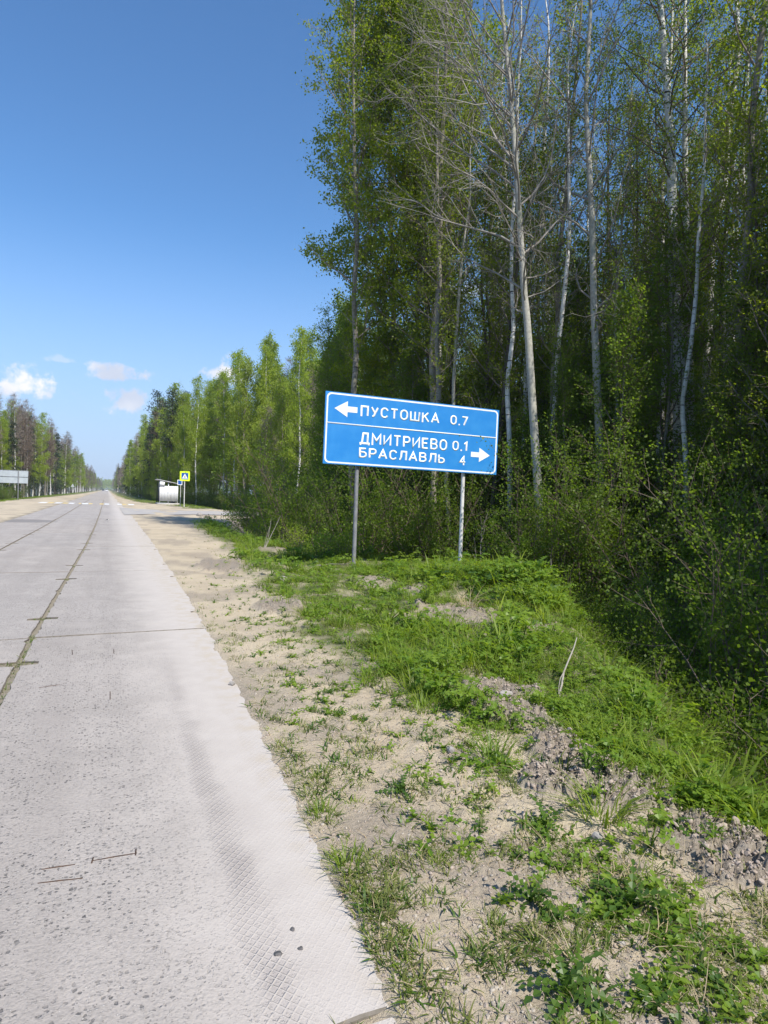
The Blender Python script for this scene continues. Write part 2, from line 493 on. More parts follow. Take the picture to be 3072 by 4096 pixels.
def height(x, y, fine=True):
    x = np.asarray(x, float); y = np.asarray(y, float)
    xc = np.interp(y, CR_Y, CR_X)
    near = 1 - sstep(y, 40.2, 42.5)
    far = sstep(y, 62, 68)
    d = x - xc
    dep = sstep(d, -0.15, 1.9) * 1.75 - sstep(d, 3.5, 8) * 0.75
    z = -dep * near - (sstep(d, 0.0, 2.0) * 0.5 - sstep(d, 3, 8) * 0.2) * far
    r = np.hypot(x, y)
    verge = sstep(x, 0.85, 1.7)
    fade = 1 / (1 + (r / 60) ** 2)
    z = z + verge * fade * (fbm(x, y, 0.9, 3, 1) - 0.5) * 0.30 * sstep(x, 1.2, 3.5) * (1 - .85 * np.exp(-((x - 6.6) / 2.6) ** 2 - ((y - 14) / 1.4) ** 2))
    # the heap of earth the sign stands on
    z = z + 0.34 * np.exp(-((x - 6.4) / 1.3) ** 2 - ((y - 10.2) / 1.1) ** 2) - 0.06 * np.exp(-((x - 6.6) / 2.6) ** 2 - ((y - 14.2) / 1.2) ** 2)
    # left shoulder
    z = z - 0.35 * sstep(-x, 10, 13) * sstep(y, 70, 80)
    if fine:
        nf = 1 / (1 + (r / 9) ** 2)
        z = z + verge * nf * ((fbm(x, y, 7, 4, 2, 0.6) - 0.5) * 0.06 + (fbm(x, y, 42, 3, 3, 0.7) - 0.5) * 0.030)
        cl = clod_mask(x, y)
        z = z + cl * (0.03 + 0.07 * np.abs(fbm(x, y, 11, 4, 4, 0.65) - 0.5) * 2 + 0.035 * (vnoise(x * 55, y * 55, 1) > 0.55))
        # sand drifted over the slab edge, slabs lie in it
        eg = slab_edge(y) + 0.04 * (vnoise(x * 9, y * 9, 2) - 0.5)
        le = -4.55 + rc(y) + 0.05 * (vnoise(x * 3, y * 3, 4) - .5)
        on = sstep(x, eg - 0.05, eg + 0.10)
        on2 = sstep(-x, -le - 0.05, -le + 0.08)
        base = -0.016 + 0.030 * np.maximum(on, on2)
        z = np.where((x < eg + 0.10) & (x > le - 0.08), base + 0.004 * (vnoise(x * 30, y * 30, 3) - .5), z + 0.014 * (1 - sstep(x, 1.2, 2.2)))
    return z


def clod_mask(x, y):
    m_ = np.zeros_like(np.asarray(x, float))
    for cx, cy, a, b in CLODS:
        d = np.hypot((x - cx) / a, (y - cy) / b) + (fbm(x, y, 3.1, 3, 5) - 0.5) * 1.3
        m_ = np.maximum(m_, 1 - sstep(d, 0.7, 1.15))
    return m_


def grass_density(x, y):
    st = np.interp(y, ST_Y, ST_X)
    lg = np.interp(y, LG_Y, LG_X)
    n = fbm(x, y, 1.1, 4, 2)
    n2 = fbm(x, y, 3.5, 3, 4)
    wd = np.where(y < 12, 0.7, 0.9)
    rgt = sstep(x - st + (n - 0.5) * 1.1, 0.0, wd) * (0.35 + 0.65 * sstep(n2, 0.3, 0.5))
    lft = sstep(lg - x + (n - 0.5) * 2.0, 0.0, 0.8)
    g = np.maximum(rgt, lft)
    g = g * (1 - 0.93 * clod_mask(x, y))
    jn = sstep(y, 39.5, 41) * (1 - sstep(y, 66, 69)) * (x > 0)
    strip = sstep(x, 6.2, 6.9) * sstep(y, 59, 60) * np.where(y > 66, 1, sstep(x, 10.2, 11))
    g = np.where(jn > 0.5, np.maximum(g * (1 - jn), strip * 0.9), g)
    # sandy patch round the shelter
    sh = np.exp(-((x - 5.6) / 2.6) ** 2 - ((y - 81) / 4.5) ** 2)
    g = g * (1 - sstep(sh, 0.35, 0.7))
    return np.clip(g, 0, 1)


def terrain():
    # fine fan in front of the camera, coarser ring everywhere
    b = np.radians(np.concatenate([np.arange(-180, -20, 4.0), np.arange(-20, -2, 0.5), np.arange(-2, 62, 0.2), np.arange(62, 180.01, 4.0)]))
    r = np.concatenate([[0.05, 0.5, 1.0], np.exp(np.arange(math.log(1.4), math.log(14), 0.0052)), np.exp(np.arange(math.log(14), math.log(6000), 0.03))])
    Bn, Rn = np.meshgrid(b, r)
    x = Rn * np.sin(Bn); y = Rn * np.cos(Bn)
    z = height(x, y)
    V = np.stack([x, y, z], -1).reshape(-1, 3)
    nr, nb = x.shape
    i = np.arange(nr - 1)[:, None] * nb
    j = np.arange(nb - 1)[None, :]
    F = np.stack([i + j, i + nb + j, i + nb + j + 1, i + j + 1], -1).reshape(-1, 4)
    mb = MB(); mb.add(V, F)
    me = mb.mesh('ground', M['ground'], True)
    fx, fy = V[:, 0].astype(float), V[:, 1].astype(float)
    under = (fx < .6) & (fx > -4.4)
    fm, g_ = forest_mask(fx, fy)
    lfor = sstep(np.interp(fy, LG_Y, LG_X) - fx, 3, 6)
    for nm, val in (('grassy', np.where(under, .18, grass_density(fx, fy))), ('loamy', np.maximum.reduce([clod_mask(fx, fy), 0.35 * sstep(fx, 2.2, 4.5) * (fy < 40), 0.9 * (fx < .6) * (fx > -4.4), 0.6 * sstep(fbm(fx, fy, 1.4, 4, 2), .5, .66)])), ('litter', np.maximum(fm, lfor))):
        at = me.attributes.new(nm, 'FLOAT', 'POINT')
        at.data.foreach_set('value', val.astype(np.float32))
    o = link('ground', me)
    tag(o, kind='structure')


terrain()

# ------------------------------------------------------------------ the concrete road
REBAR = [((-.026, 3.062), (.148, 3.064)), ((-.030, 3.04), (-.024, 3.09)), ((.146, 3.045), (.150, 3.10)), ((-.222, 3.06), (-.094, 3.055)), ((-.227, 2.957), (-.061, 2.935)), ((.051, 5.40), (.052, 5.62)), ((-.472, 5.885), (-.323, 5.929)), ((-.277, 6.971), (-.291, 7.19)), ((.09, 6.925), (.091, 7.12))]
road = bpy.data.objects.new('road', None)
COL.objects.link(road)
tag(road, kind='structure')


def slab_mesh(L, seed, gap=0.011):
    """one cast slab, 2 m wide, with the four notches of its lifting loops"""
    r_ = np.random.default_rng(seed)
    W2 = 0.955
    hw = 0.5 * L
    pts = []

    def side(p0, p1, n):
        p0 = np.array(p0); p1 = np.array(p1)
        for k in range(n):
            t = k / n
            q = p0 + (p1 - p0) * t
            nrm = np.array([-(p1 - p0)[1], (p1 - p0)[0]])
            nrm = nrm / (np.linalg.norm(nrm) + 1e-9)
            pts.append(q + nrm * (abs(r_.normal(0, 0.006)) + (0.03 * r_.random() if r_.random() < .08 else 0)))
    c = W2 - 0.018; e = hw - gap
    nd, nw, yy = 0.14, 0.085, hw - 1.12
    side((c, -e), (c, -yy - nw), 9)
    side((c, -yy - nw), (c - nd, -yy - nw * .6), 1); side((c - nd, -yy - nw * .6), (c - nd, -yy + nw * .6), 1); side((c - nd, -yy + nw * .6), (c, -yy + nw), 1)
    side((c, -yy + nw), (c, yy - nw), 30)
    side((c, yy - nw), (c - nd, yy - nw * .6), 1); side((c - nd, yy - nw * .6), (c - nd, yy + nw * .6), 1); side((c - nd, yy + nw * .6), (c, yy + nw), 1)
    side((c, yy + nw), (c, e), 9)
    side((c, e), (-c, e), 22)
    side((-c, e), (-c, yy + nw), 9)
    side((-c, yy + nw), (-c + nd, yy + nw * .6), 1); side((-c + nd, yy + nw * .6), (-c + nd, yy - nw * .6), 1); side((-c + nd, yy - nw * .6), (-c, yy - nw), 1)
    side((-c, yy - nw), (-c, -yy + nw), 30)
    side((-c, -yy + nw), (-c + nd, -yy + nw * .6), 1); side((-c + nd, -yy + nw * .6), (-c + nd, -yy - nw * .6), 1); side((-c + nd, -yy - nw * .6), (-c, -yy - nw), 1)
    side((-c, -yy - nw), (-c, -e), 9)
    side((-c, -e), (c, -e), 22)
    P = np.array(pts)
    P[:, 1] += 0.06 * P[:, 0]
    n = len(P)
    top = np.column_stack([P * [1 - 0.007, 1 - 0.006 / hw], np.zeros(n)])
    mid = np.column_stack([P, np.full(n, -0.009)])
    bot = np.column_stack([P, np.full(n, -0.14)])
    i = np.arange(n); j = (i + 1) % n
    mb = MB()
    mb.add(top, [list(range(n))])
    mb.add(np.concatenate([mid, top]), np.stack([i, j, j + n, i + n], -1), 1)
    mb.add(np.concatenate([bot, mid]), np.stack([i, j, j + n, i + n], -1), 1)
    return mb.mesh('slab', [M['concrete'], M['slab_edge']])


SL = [slab_mesh(6.1, s) for s in range(4)]
for ci, xc in enumerate((0.245, -1.665, -3.575)):
    for k in range(18):
        y0 = -4.3 + 6.1 * k + 0.06 * xc
        o = link('slab', SL[(k * 3 + ci) % 4], road, (xc + float(rc(y0 + 3.05)), y0 + 3.05, 0.001 * ((k * 7 + ci * 3) % 5)))
        o.rotation_euler = (0, 0, (PI if (k + ci) % 2 else 0) - math.atan(float(rc(y0 + 6.1) - rc(y0)) / 6.1))
yend = -4.3 + 6.1 * 18
strip = MB()
ys = np.concatenate([np.linspace(yend + 0.30, 400, 30), np.linspace(420, 2400, 30)])
xl = -4.53 + rc(ys); xr = 1.2 + rc(ys)
V = np.concatenate([np.column_stack([xl, ys, np.full(len(ys), 0.004)]), np.column_stack([xr, ys, np.full(len(ys), 0.004)])])
n = len(ys); i = np.arange(n - 1)
strip.add(V, np.stack([i, i + n, i + n + 1, i + 1], -1))
fr = strip.obj('far_roadway', M['concrete'], road)
# dark cross joint far down the road
mb = MB(); mb.box(-4.66, 1.04, 164, 165.2, 0.0045, 0.0085); mb.obj('repair_strip', simple('tar', (0.12, 0.11, 0.11), 0.9), road)

# rusty ends and lengths of reinforcement showing through the worn concrete
M['rust'] = simple('rusty_steel', (0.10, 0.06, 0.04), .8, (.05, .035, .03), 40)
for (ax_, ay_), (bx_, by_) in REBAR:
    mb = MB(); V, F = tube([(ax_, ay_, .001), ((ax_ + bx_) / 2, (ay_ + by_) / 2, .003), (bx_, by_, .001)], .0035, 5); mb.add(V, F)
    mb.obj('rebar', M['rust'], road)

# crossing stripes
zc = bpy.data.objects.new('pedestrian_crossing', None); COL.objects.link(zc)
tag(zc, kind='structure')
for x0, x1, white in [(-6.45, -5.75, 1), (-5.70, -5.15, 0), (-5.0, -4.35, 1), (-4.3, -3.75, 0), (-3.70, -3.2, 1), (-2.75, -2.55, 0), (-2.45, -1.85, 1), (-1.8, -1.45, 0),
                      (-0.75, -0.33, 0), (-0.27, 0.2, 1), (1.0, 1.45, 1), (1.5, 1.9, 0), (2.1, 2.7, 1)]:
    mb = MB()
    yj = np.linspace(74.6, 79.4, 9)
    j0 = x0 + rng.normal(0, 0.012, 9); j1 = x1 + rng.normal(0, 0.012, 9)
    zz = 0.012 if (x1 < 1.05 and x0 > -4.7) else 0.022
    V = np.concatenate([np.column_stack([j0, yj, np.full(9, zz)]), np.column_stack([j1, yj, np.full(9, zz)])])
    i = np.arange(8)
    mb.add(V, np.stack([i, i + 9, i + 10, i + 1], -1))
    mb.obj('stripe', M['white_line'] if white else M['yellow_line'], zc)

# side road, joining from the right
mb = MB()
xs = np.linspace(1.0, 90, 60)
n = len(xs)
y0 = 48.2 - 3.2 * np.exp(-(xs - 1) / 3) + 0.25 * (fbm(xs, xs * 0, 0.7, 3, 2) - .5)
y1 = 56.0 + 7 * np.exp(-(xs - 1) / 3.2) + 0.25 * (fbm(xs, xs * 0 + 9, 0.7, 3, 2) - .5)
V = np.concatenate([np.column_stack([xs, y0, height(xs, y0, False) + 0.024]), np.column_stack([xs, y1, height(xs, y1, False) + 0.024])])
i = np.arange(n - 1)
mb.add(V, np.stack([i, i + 1, i + n + 1, i + n], -1))
tag(mb.obj('side_road', M['asphalt']), kind='structure')

# ------------------------------------------------------------------ road sign
def paint(name, c, rough=0.35, c2=None):
    return simple(name, c, rough, c2 or tuple(x * 0.93 for x in c), 3, spec=0.5)


M['blue'] = paint('sign_blue', (0.020, 0.215, 0.59), 0.42, (0.034, 0.25, 0.62))
M['blue_dark'] = paint('sign_dark_blue', (0.015, 0.09, 0.36))
M['white'] = paint('sign_white', (0.82, 0.84, 0.86), 0.45)
M['sign_back'] = simple('sign_back_grey', (0.42, 0.45, 0.47), 0.5, (0.36, 0.39, 0.41), 2)
M['post_grey'] = simple('post_grey_tone', (0.25, 0.25, 0.26), 0.55, (0.17, 0.17, 0.18), 9)
M['post_white'] = simple('post_white_paint', (0.70, 0.68, 0.66), 0.55, (0.56, 0.54, 0.51), 9)
SW, SH = 4.6, 1.64


def rrect(w_, h_, r_, n=6):
    out_ = []
    for cx, cy, a0 in ((w_ - r_, h_ - r_, 0), (r_, h_ - r_, PI / 2), (r_, r_, PI), (w_ - r_, r_, 1.5 * PI)):
        for k in range(n + 1):
            a = a0 + k * PI / 2 / n
            out_.append((cx + r_ * math.cos(a), cy + r_ * math.sin(a)))
    return out_


def plate(mb, pts, y0, y1, mat=0):
    """flat outline in the xz plane given depth from y1 (back) to y0 (front)"""
    n = len(pts)
    A = np.array([(p[0], y0, p[1]) for p in pts]); B = np.array([(p[0], y1, p[1]) for p in pts])
    i = np.arange(n); j = (i + 1) % n
    mb.add(A, [list(range(n))], mat)
    mb.add(B, [list(range(n))[::-1]], mat)
    mb.add(np.concatenate([A, B]), np.stack([i, i + n, j + n, j], -1), mat)


def frame_ring(mb, o_pts, i_pts, y0, y1, mat=0):
    n = len(o_pts)
    i = np.arange(n); j = (i + 1) % n
    Of = np.array([(p[0], y0, p[1]) for p in o_pts]); If = np.array([(p[0], y0, p[1]) for p in i_pts])
    Ob = Of + [0, y1 - y0, 0]; Ib = If + [0, y1 - y0, 0]
    V = np.concatenate([Of, If, Ob, Ib])
    mb.add(V, np.stack([i, j, j + n, i + n], -1), mat)
    mb.add(V, np.stack([i, i + 2 * n, j + 2 * n, j], -1), mat)
    mb.add(V, np.stack([i + n, j + n, j + 3 * n, i + 3 * n], -1), mat)


def arc(cx, cy, rx, ry, a0, a1, n=10):
    return [(cx + rx * math.cos(math.radians(a0 + (a1 - a0) * k / n)), cy + ry * math.sin(math.radians(a0 + (a1 - a0) * k / n))) for k in range(n + 1)]


# road sign alphabet, centre lines of the strokes in a box one unit high
GL = {
    'П': (.66, [[(0, 0), (0, 1), (.66, 1), (.66, 0)]]),
    'У': (.70, [[(0, 1), (.40, .36)], [(.70, 1), (.36, .26)] + arc(.16, .20, .17, .20, -10, -110, 6)]),
    'С': (.66, [arc(.34, .66, .34, .34, 20, 180, 9) + arc(.34, .34, .34, .34, 180, 340, 9)]),
    'Т': (.70, [[(0, 1), (.70, 1)], [(.35, 1), (.35, 0)]]),
    'О': (.70, [arc(.35, .63, .35, .37, 0, 180, 12) + arc(.35, .37, .35, .37, 180, 360, 12) + [(.70, .63), (.699, .66)]]),
    'Ш': (.98, [[(0, 1), (0, 0), (.98, 0), (.98, 1)], [(.49, 1), (.49, 0)]]),
    'К': (.68, [[(0, 0), (0, 1)], [(.64, 1), (.04, .42)], [(.22, .60), (.68, 0)]]),
    'А': (.78, [[(0, 0), (.39, 1), (.78, 0)], [(.13, .30), (.65, .30)]]),
    'Д': (.86, [[(0, -.17), (0, 0), (.86, 0), (.86, -.17)], [(.14, 0), (.26, 1), (.72, 1), (.72, 0)]]),
    'М': (.84, [[(0, 0), (0, 1), (.42, .32), (.84, 1), (.84, 0)]]),
    'И': (.70, [[(0, 1), (0, 0), (.70, 1), (.70, 0)]]),
    'Р': (.62, [[(0, 0), (0, 1), (.36, 1)] + arc(.36, .72, .27, .28, 80, -80, 8) + [(.36, .44), (0, .44)]]),
    'Е': (.60, [[(.60, 1), (0, 1), (0, 0), (.60, 0)], [(0, .52), (.52, .52)]]),
    'В': (.66, [[(0, 0), (0, 1), (.36, 1)] + arc(.36, .76, .24, .24, 80, -80, 8) + [(.36, .52), (0, .52)], [(.36, .52)] + arc(.38, .26, .27, .26, 80, -80, 8) + [(.36, 0), (0, 0)]]),
    'Б': (.64, [[(.60, 1), (0, 1), (0, 0), (.36, 0)] + arc(.36, .29, .28, .29, -80, 80, 8) + [(.36, .58), (0, .58)]]),
    'Л': (.70, [[(0, 0), (.08, .06), (.17, .35), (.21, 1), (.70, 1), (.70, 0)]]),
    'Ь': (.62, [[(0, 1), (0, 0), (.34, 0)] + arc(.34, .28, .28, .28, -80, 80, 8) + [(.34, .56), (0, .56)]]),
    '0': (.60, [arc(.30, .66, .30, .34, 0, 180, 12) + arc(.30, .34, .30, .34, 180, 360, 12) + [(.60, .66), (.599, .68)]]),
    '.': (.04, [[(.02, -.08), (.02, .10)]]),
    '7': (.60, [[(0, 1), (.60, 1), (.24, 0)]]),
    '1': (.26, [[(0, .80), (.26, 1), (.26, 0)]]),
    '4': (.66, [[(.48, 0), (.48, 1), (0, .28), (.68, .28)]]),
}


def stroke(P, t):
    P = np.array(P, float)
    d = np.diff(P, axis=0); d /= np.linalg.norm(d, axis=1)[:, None]
    nrm = np.column_stack([-d[:, 1], d[:, 0]])
    off = np.zeros_like(P)
    off[0] = nrm[0]; off[-1] = nrm[-1]
    for k in range(1, len(P) - 1):
        b = nrm[k - 1] + nrm[k]
        off[k] = b / max(np.dot(b, b) / 2, 0.32)
    P[0] -= d[0] * 0.0; P[-1] += d[-1] * 0.0
    return P + off * t / 2, P - off * t / 2


def lettering(name, text, x0, x1, z0, z1, parent, mat, y=-0.003):
    """a word cut from white film: one letter, one small mesh"""
    t = 0.20; gap = 0.39
    adv = []; x = 0
    for ch in text:
        adv.append(x); x += GL[ch][0] + t + (gap - t if ch != '.' else gap - t - .04)
    wtot = adv[-1] + GL[text[-1]][0] + t
    lo = -.17 if 'Д' in text else -t / 2
    hi = 1 + t / 2
    word = bpy.data.objects.new(name, None); COL.objects.link(word); word.parent = parent; word.empty_display_size = .1
    for ch, a in zip(text, adv):
        mb = MB()
        for k, st in enumerate(GL[ch][1]):
            st = [(p[0], p[1]) for p in st]
            if abs(st[0][1]) < .01 and len(st) < 9: st[0] = (st[0][0] - 0 * t, -t / 2 if st[0][0] == st[1][0] else st[0][1])
            A, B_ = stroke(st, t)
            n = len(A)
            yy = y - 0.0004 * k
            f = lambda Q, yv: np.column_stack([x0 + (a + t / 2 + Q[:, 0]) / wtot * (x1 - x0), np.full(n, yv), z0 + (Q[:, 1] - lo) / (hi - lo) * (z1 - z0)])
            V = np.concatenate([f(A, yy), f(B_, yy), f(A, -.0002), f(B_, -.0002)])
            i_ = np.arange(n - 1)
            mb.add(V, np.concatenate([np.stack([i_ + n, i_ + n + 1, i_ + 1, i_], -1), np.stack([i_, i_ + 1, i_ + 1 + 2 * n, i_ + 2 * n], -1), np.stack([i_ + n, i_ + 3 * n, i_ + 1 + 3 * n, i_ + 1 + n], -1)]))
        mb.obj('letter', mat, word)
    return word


sign = bpy.data.objects.new('direction_sign', None); COL.objects.link(sign)
sign.location = (4.353, 13.98, 0)
sign.rotation_euler = (0, 0, math.radians(0.4))
tag(sign, 'large blue direction sign on two posts with white Cyrillic place names and arrows', 'road sign')
pan = bpy.data.objects.new('panel', None)
mb = MB(); plate(mb, [(0, 0), (SW, 0), (SW, SH), (0, SH)], 0.0, 0.03)
pan = mb.obj('panel', M['blue'], sign, (0, 0, 2.319))
pan.scale = (.971, 1, .971)
pan.rotation_euler = (0, math.radians(0.85), 0)
mb = MB()
frame_ring(mb, [(x * 0.988 + 0.028, z * 0.973 + 0.022) for x, z in rrect(SW, SH, 0.11)], [(x * 0.972 + 0.064, z * 0.930 + 0.057) for x, z in rrect(SW, SH, 0.09)], -0.003, 0.0)
mb.obj('border', M['white'], pan)
mb = MB(); mb.box(0.055, SW - 0.06, -0.0035, 0, 0.918, 0.948); mb.obj('dividing_line', M['white'], pan)
lettering('lettering', 'ПУСТОШКА', 0.855, 2.91, 1.146, 1.398, pan, M['white'])
lettering('lettering', '0.7', 3.212, 3.702, 1.155, 1.39, pan, M['white'])
lettering('lettering', 'ДМИТРИЕВО', 0.865, 3.155, 0.487, 0.778, pan, M['white'])
lettering('lettering', '0.1', 3.30, 3.72, 0.529, 0.768, pan, M['white'])
lettering('lettering', 'БРАСЛАВЛЬ', 0.860, 3.112, 0.187, 0.423, pan, M['white'])
lettering('lettering', '4', 3.512, 3.70, 0.188, 0.420, pan, M['white'])
mb = MB(); plate(mb, [(.218, 1.272), (.535, 1.092), (.535, 1.208), (.775, 1.208), (.775, 1.338), (.535, 1.338), (.535, 1.456)][::1], -0.0035, 0); mb.obj('arrow', M['white'], pan)
mb = MB(); plate(mb, [(4.38, .472), (4.072, .650), (4.072, .534), (3.835, .534), (3.835, .410), (4.072, .410), (4.072, .294)], -0.0035, 0); mb.obj('arrow', M['white'], pan)
mb = MB()
for zz in (0.35, 1.25): mb.box(0.1, SW - 0.1, 0.031, 0.065, zz, zz + 0.05)
mb.obj('rail', M['post_grey'], pan)
for px_, mt, r_, lean in ((0.83, 'post_grey', 0.046, 0.0), (3.585, 'post_white', 0.046, 0.0)):  # left post toned darker than the right one over its whole length
    mb = MB()
    hgt_ = 3.78 if px_ < 1 else 3.72
    capped_tube(mb, [(px_, 0.115, -0.6), (px_ + .01, 0.115, 0), (px_ + .015, 0.115, 1.2), (px_ + .02, 0.115, hgt_)], r_, 16)
    o = mb.obj('post', M[mt], sign, smooth=False)
    for p in o.data.polygons: p.use_smooth = len(p.vertices) == 4
    if px_ < 1: o['label'] = 'grey left post'
    else: o['label'] = 'white painted right post'

# ------------------------------------------------------------------ small far signs
def post_mesh(h_, r_=0.035):
    mb = MB(); capped_tube(mb, [(0, 0, -0.4), (0, 0, h_)], r_, 8); return mb


ped = bpy.data.objects.new('crossing_sign', None); COL.objects.link(ped)
ped.location = (7.4, 71.8, float(height(7.4, 71.8, False)))
tag(ped, 'pedestrian crossing sign with yellow green border on tall post beside the bus shelter', 'road sign')
post_mesh(3.6, 0.045).obj('post', M['post_white'], ped)
mb = MB(); mb_pts = [(x - 0.5, z) for x, z in rrect(1.0, 1.0, 0.06, 3)]
plate(mb, mb_pts, -0.03, 0.0)
o = mb.obj('border_plate', paint('fluorescent_yellow', (0.72, 0.95, 0.02), 0.4), ped, (0, -0.05, 2.73))
mb = MB(); plate(mb, [(x * 0.68 - 0.34, z * 0.68 + 0.16) for x, z in rrect(1, 1, 0.06, 3)], -0.034, -0.03); mb.obj('blue_square', M['blue_dark'], o)
o2 = bpy.data.objects.new('x', None)
mb = MB(); plate(mb, [(-0.29, 0.24), (0.29, 0.24), (0, 0.76)], -0.038, -0.034); mb.obj('white_triangle', M['white'], o)
blk = paint('sign_black', (0.015, 0.015, 0.015))
mb = MB()
def bar(mb, p0, p1, w_, y0=-0.042, y1=-0.038):
    p0 = np.array(p0); p1 = np.array(p1); d = (p1 - p0) / np.linalg.norm(p1 - p0); nn = np.array([-d[1], d[0]]) * w_ / 2
    plate(mb, [tuple(p0 - nn), tuple(p1 - nn), tuple(p1 + nn), tuple(p0 + nn)], y0, y1)
bar(mb, (0.0, 0.40), (0.01, 0.53), 0.055); bar(mb, (0.0, 0.42), (-0.06, 0.34), 0.035); bar(mb, (-0.06, 0.34), (-0.085, 0.27), 0.03)
bar(mb, (0.0, 0.42), (0.055, 0.35), 0.035); bar(mb, (0.055, 0.35), (0.11, 0.275), 0.03); bar(mb, (0.01, 0.52), (-0.055, 0.45), 0.025); bar(mb, (0.01, 0.52), (0.07, 0.46), 0.025)
mb.obj('walking_figure', blk, o)
mb = MB()
plate(mb, [(0.01 + 0.03 * math.cos(a), 0.575 + 0.03 * math.sin(a)) for a in np.arange(8) * PI / 4], -0.042, -0.038)
mb.obj('figure_head', blk, o)
mb = MB()
for a_ in (-.2, -.03, .15):
    mb = MB(); bar(mb, (a_, 0.262), (a_ + .05, 0.262), 0.02); mb.obj('crossing_mark', blk, o)

bs = bpy.data.objects.new('bus_stop_sign', None); COL.objects.link(bs)
bs.location = (7.22, 73.9, float(height(7.22, 73.9, False)))
tag(bs, 'small blue bus stop sign on thin post just behind the crossing sign', 'road sign')
post_mesh(3.25, 0.03).obj('post', M['post_white'], bs)
mb = MB(); plate(mb, [(x * .5 - .35, z * .55) for x, z in rrect(1, 1, .06, 3)], -0.02, 0)
o = mb.obj('plate', M['white'], bs, (0, -0.035, 2.3))
mb = MB(); plate(mb, [(x * .38 - .29, z * .42 + .065) for x, z in rrect(1, 1, .06, 3)], -0.024, -0.02); mb.obj('blue_face', M['blue_dark'], o)
mb = MB(); plate(mb, [(-0.02, 2.9), (0.3, 2.9), (0.3, 3.25), (-0.02, 3.25)], 0.03, 0.045); mb.obj('rear_plate', M['sign_back'], bs)

bk = bpy.data.objects.new('direction_sign', None); COL.objects.link(bk)
bk.location = (-13.9, 95.0, float(height(-12, 95, False)))
tag(bk, 'plain grey back of a large sign at the left roadside before the trees', 'road sign')
mb = MB(); plate(mb, [(0, 0), (4.6, 0), (4.6, 1.64), (0, 1.64)], 0, 0.03); o = mb.obj('panel', M['sign_back'], bk, (0, 0, 2.25))
mb = MB(); mb.box(0.02, 4.58, -0.04, 0, 0.80, 0.85); mb.box(0.02, 4.58, -0.02, 0, 1.60, 1.64); mb.box(0.02, 4.58, -0.02, 0, 0, .03); mb.box(4.57, 4.6, -.02, 0, 0, 1.64); mb.box(0, .03, -.02, 0, 0, 1.64)
mb.obj('rail', M['post_grey'], o)
for xx in (0.75, 3.5):
    mb = MB(); capped_tube(mb, [(xx, -0.09, -0.4), (xx, -0.09, 3.9)], 0.055, 8); mb.obj('post', M['post_grey'], bk)

tr = bpy.data.objects.new('triangular_sign', None); COL.objects.link(tr)
tr.location = (-10.6, 241, 0)
tag(tr, 'distant triangular warning sign seen from behind on white post at left roadside', 'road sign')
post_mesh(2.2, 0.06).obj('post', M['post_white'], tr)
mb = MB(); plate(mb, [(-0.62, 0), (0.62, 0), (0, 1.08)], -0.02, 0.02); mb.obj('plate', M['sign_back'], tr, (0, -0.07, 2.0))

# ------------------------------------------------------------------ bus shelter
sh = bpy.data.objects.new('bus_shelter', None); COL.objects.link(sh)
zb = 0.10
sh.location = (5.75, 84.0, zb)
tag(sh, 'small white metal bus shelter with sloping roof and open dark front', 'bus shelter')
wm = simple('shelter_white', (0.72, 0.72, 0.73), 0.5, (0.64, 0.64, 0.66), 1.5)
dk = simple('shelter_inner_shade', (0.045, 0.055, 0.07), 0.6)  # shade of the open interior put into the colour of the inner parts
rust = simple('shelter_dent', (0.25, 0.24, 0.24), 0.7)
cm = simple('shelter_plinth', (0.45, 0.43, 0.41), 0.9)
mb = MB(); mb.box(-0.15, 2.35, -0.2, 4.2, -0.25, 0.06); mb.obj('plinth', cm, sh)
WD = 2.1
k = 0
for i in range(12):      # upright sheets of the side wall
    x0 = 0.10 + i * (WD - 0.1) / 12
    mb = MB()
    mb.box(x0, x0 + (WD - 0.1) / 12 - 0.012, 0.0, 0.025 + 0.012 * (i % 2), 0.28, 2.12)
    mb.obj('plank', wm, sh)
for x_, h_ in ((0.06, 2.78), (1.05, 2.5), (WD + 0.03, 2.3)):
    mb = MB(); mb.box(x_ - 0.045, x_ + 0.045, 0.04, 0.13, 0.0, h_); mb.obj('post', wm, sh)
for x_, h_ in ((0.0, 2.75), (WD, 2.3)):
    mb = MB(); mb.box(x_ - 0.04, x_ + 0.04, 3.9, 3.98, 0.0, h_); mb.obj('post', dk, sh)
mb = MB(); mb.box(WD, WD + 0.03, 0.14, 3.9, 0.25, 2.15); mb.obj('back_wall', dk, sh)
mb = MB(); mb.box(0.1, WD, 3.9, 3.93, 0.25, 2.15); mb.obj('far_wall', dk, sh)
mb = MB(); mb.box(-0.12, -0.06, 0.02, 4.0, 0.3, 2.75); 
mb = MB(); mb.box(-0.10, 0.02, -0.02, 0.04, 0.2, 2.75); mb.obj('shade_strip', dk, sh)  # dark strip standing in for the shade of the open side
mb = MB()
mb.add([(-0.28, -0.18, 2.86), (WD + 0.22, -0.18, 2.36), (WD + 0.22, 4.2, 2.36), (-0.28, 4.2, 2.86), (-0.28, -0.18, 2.93), (WD + 0.22, -0.18, 2.43), (WD + 0.22, 4.2, 2.43), (-0.28, 4.2, 2.93)],
       [(0, 3, 2, 1), (4, 5, 6, 7), (0, 1, 5, 4), (1, 2, 6, 5), (2, 3, 7, 6), (3, 0, 4, 7)])
mb.obj('roof', simple('shelter_roof', (0.58, 0.58, 0.58), 0.5), sh)
mb = MB(); mb.box(0.04, 0.60, -0.09, -0.05, 2.12, 2.62)
o = mb.obj('sign_box', M['white'], sh)
mb = MB()
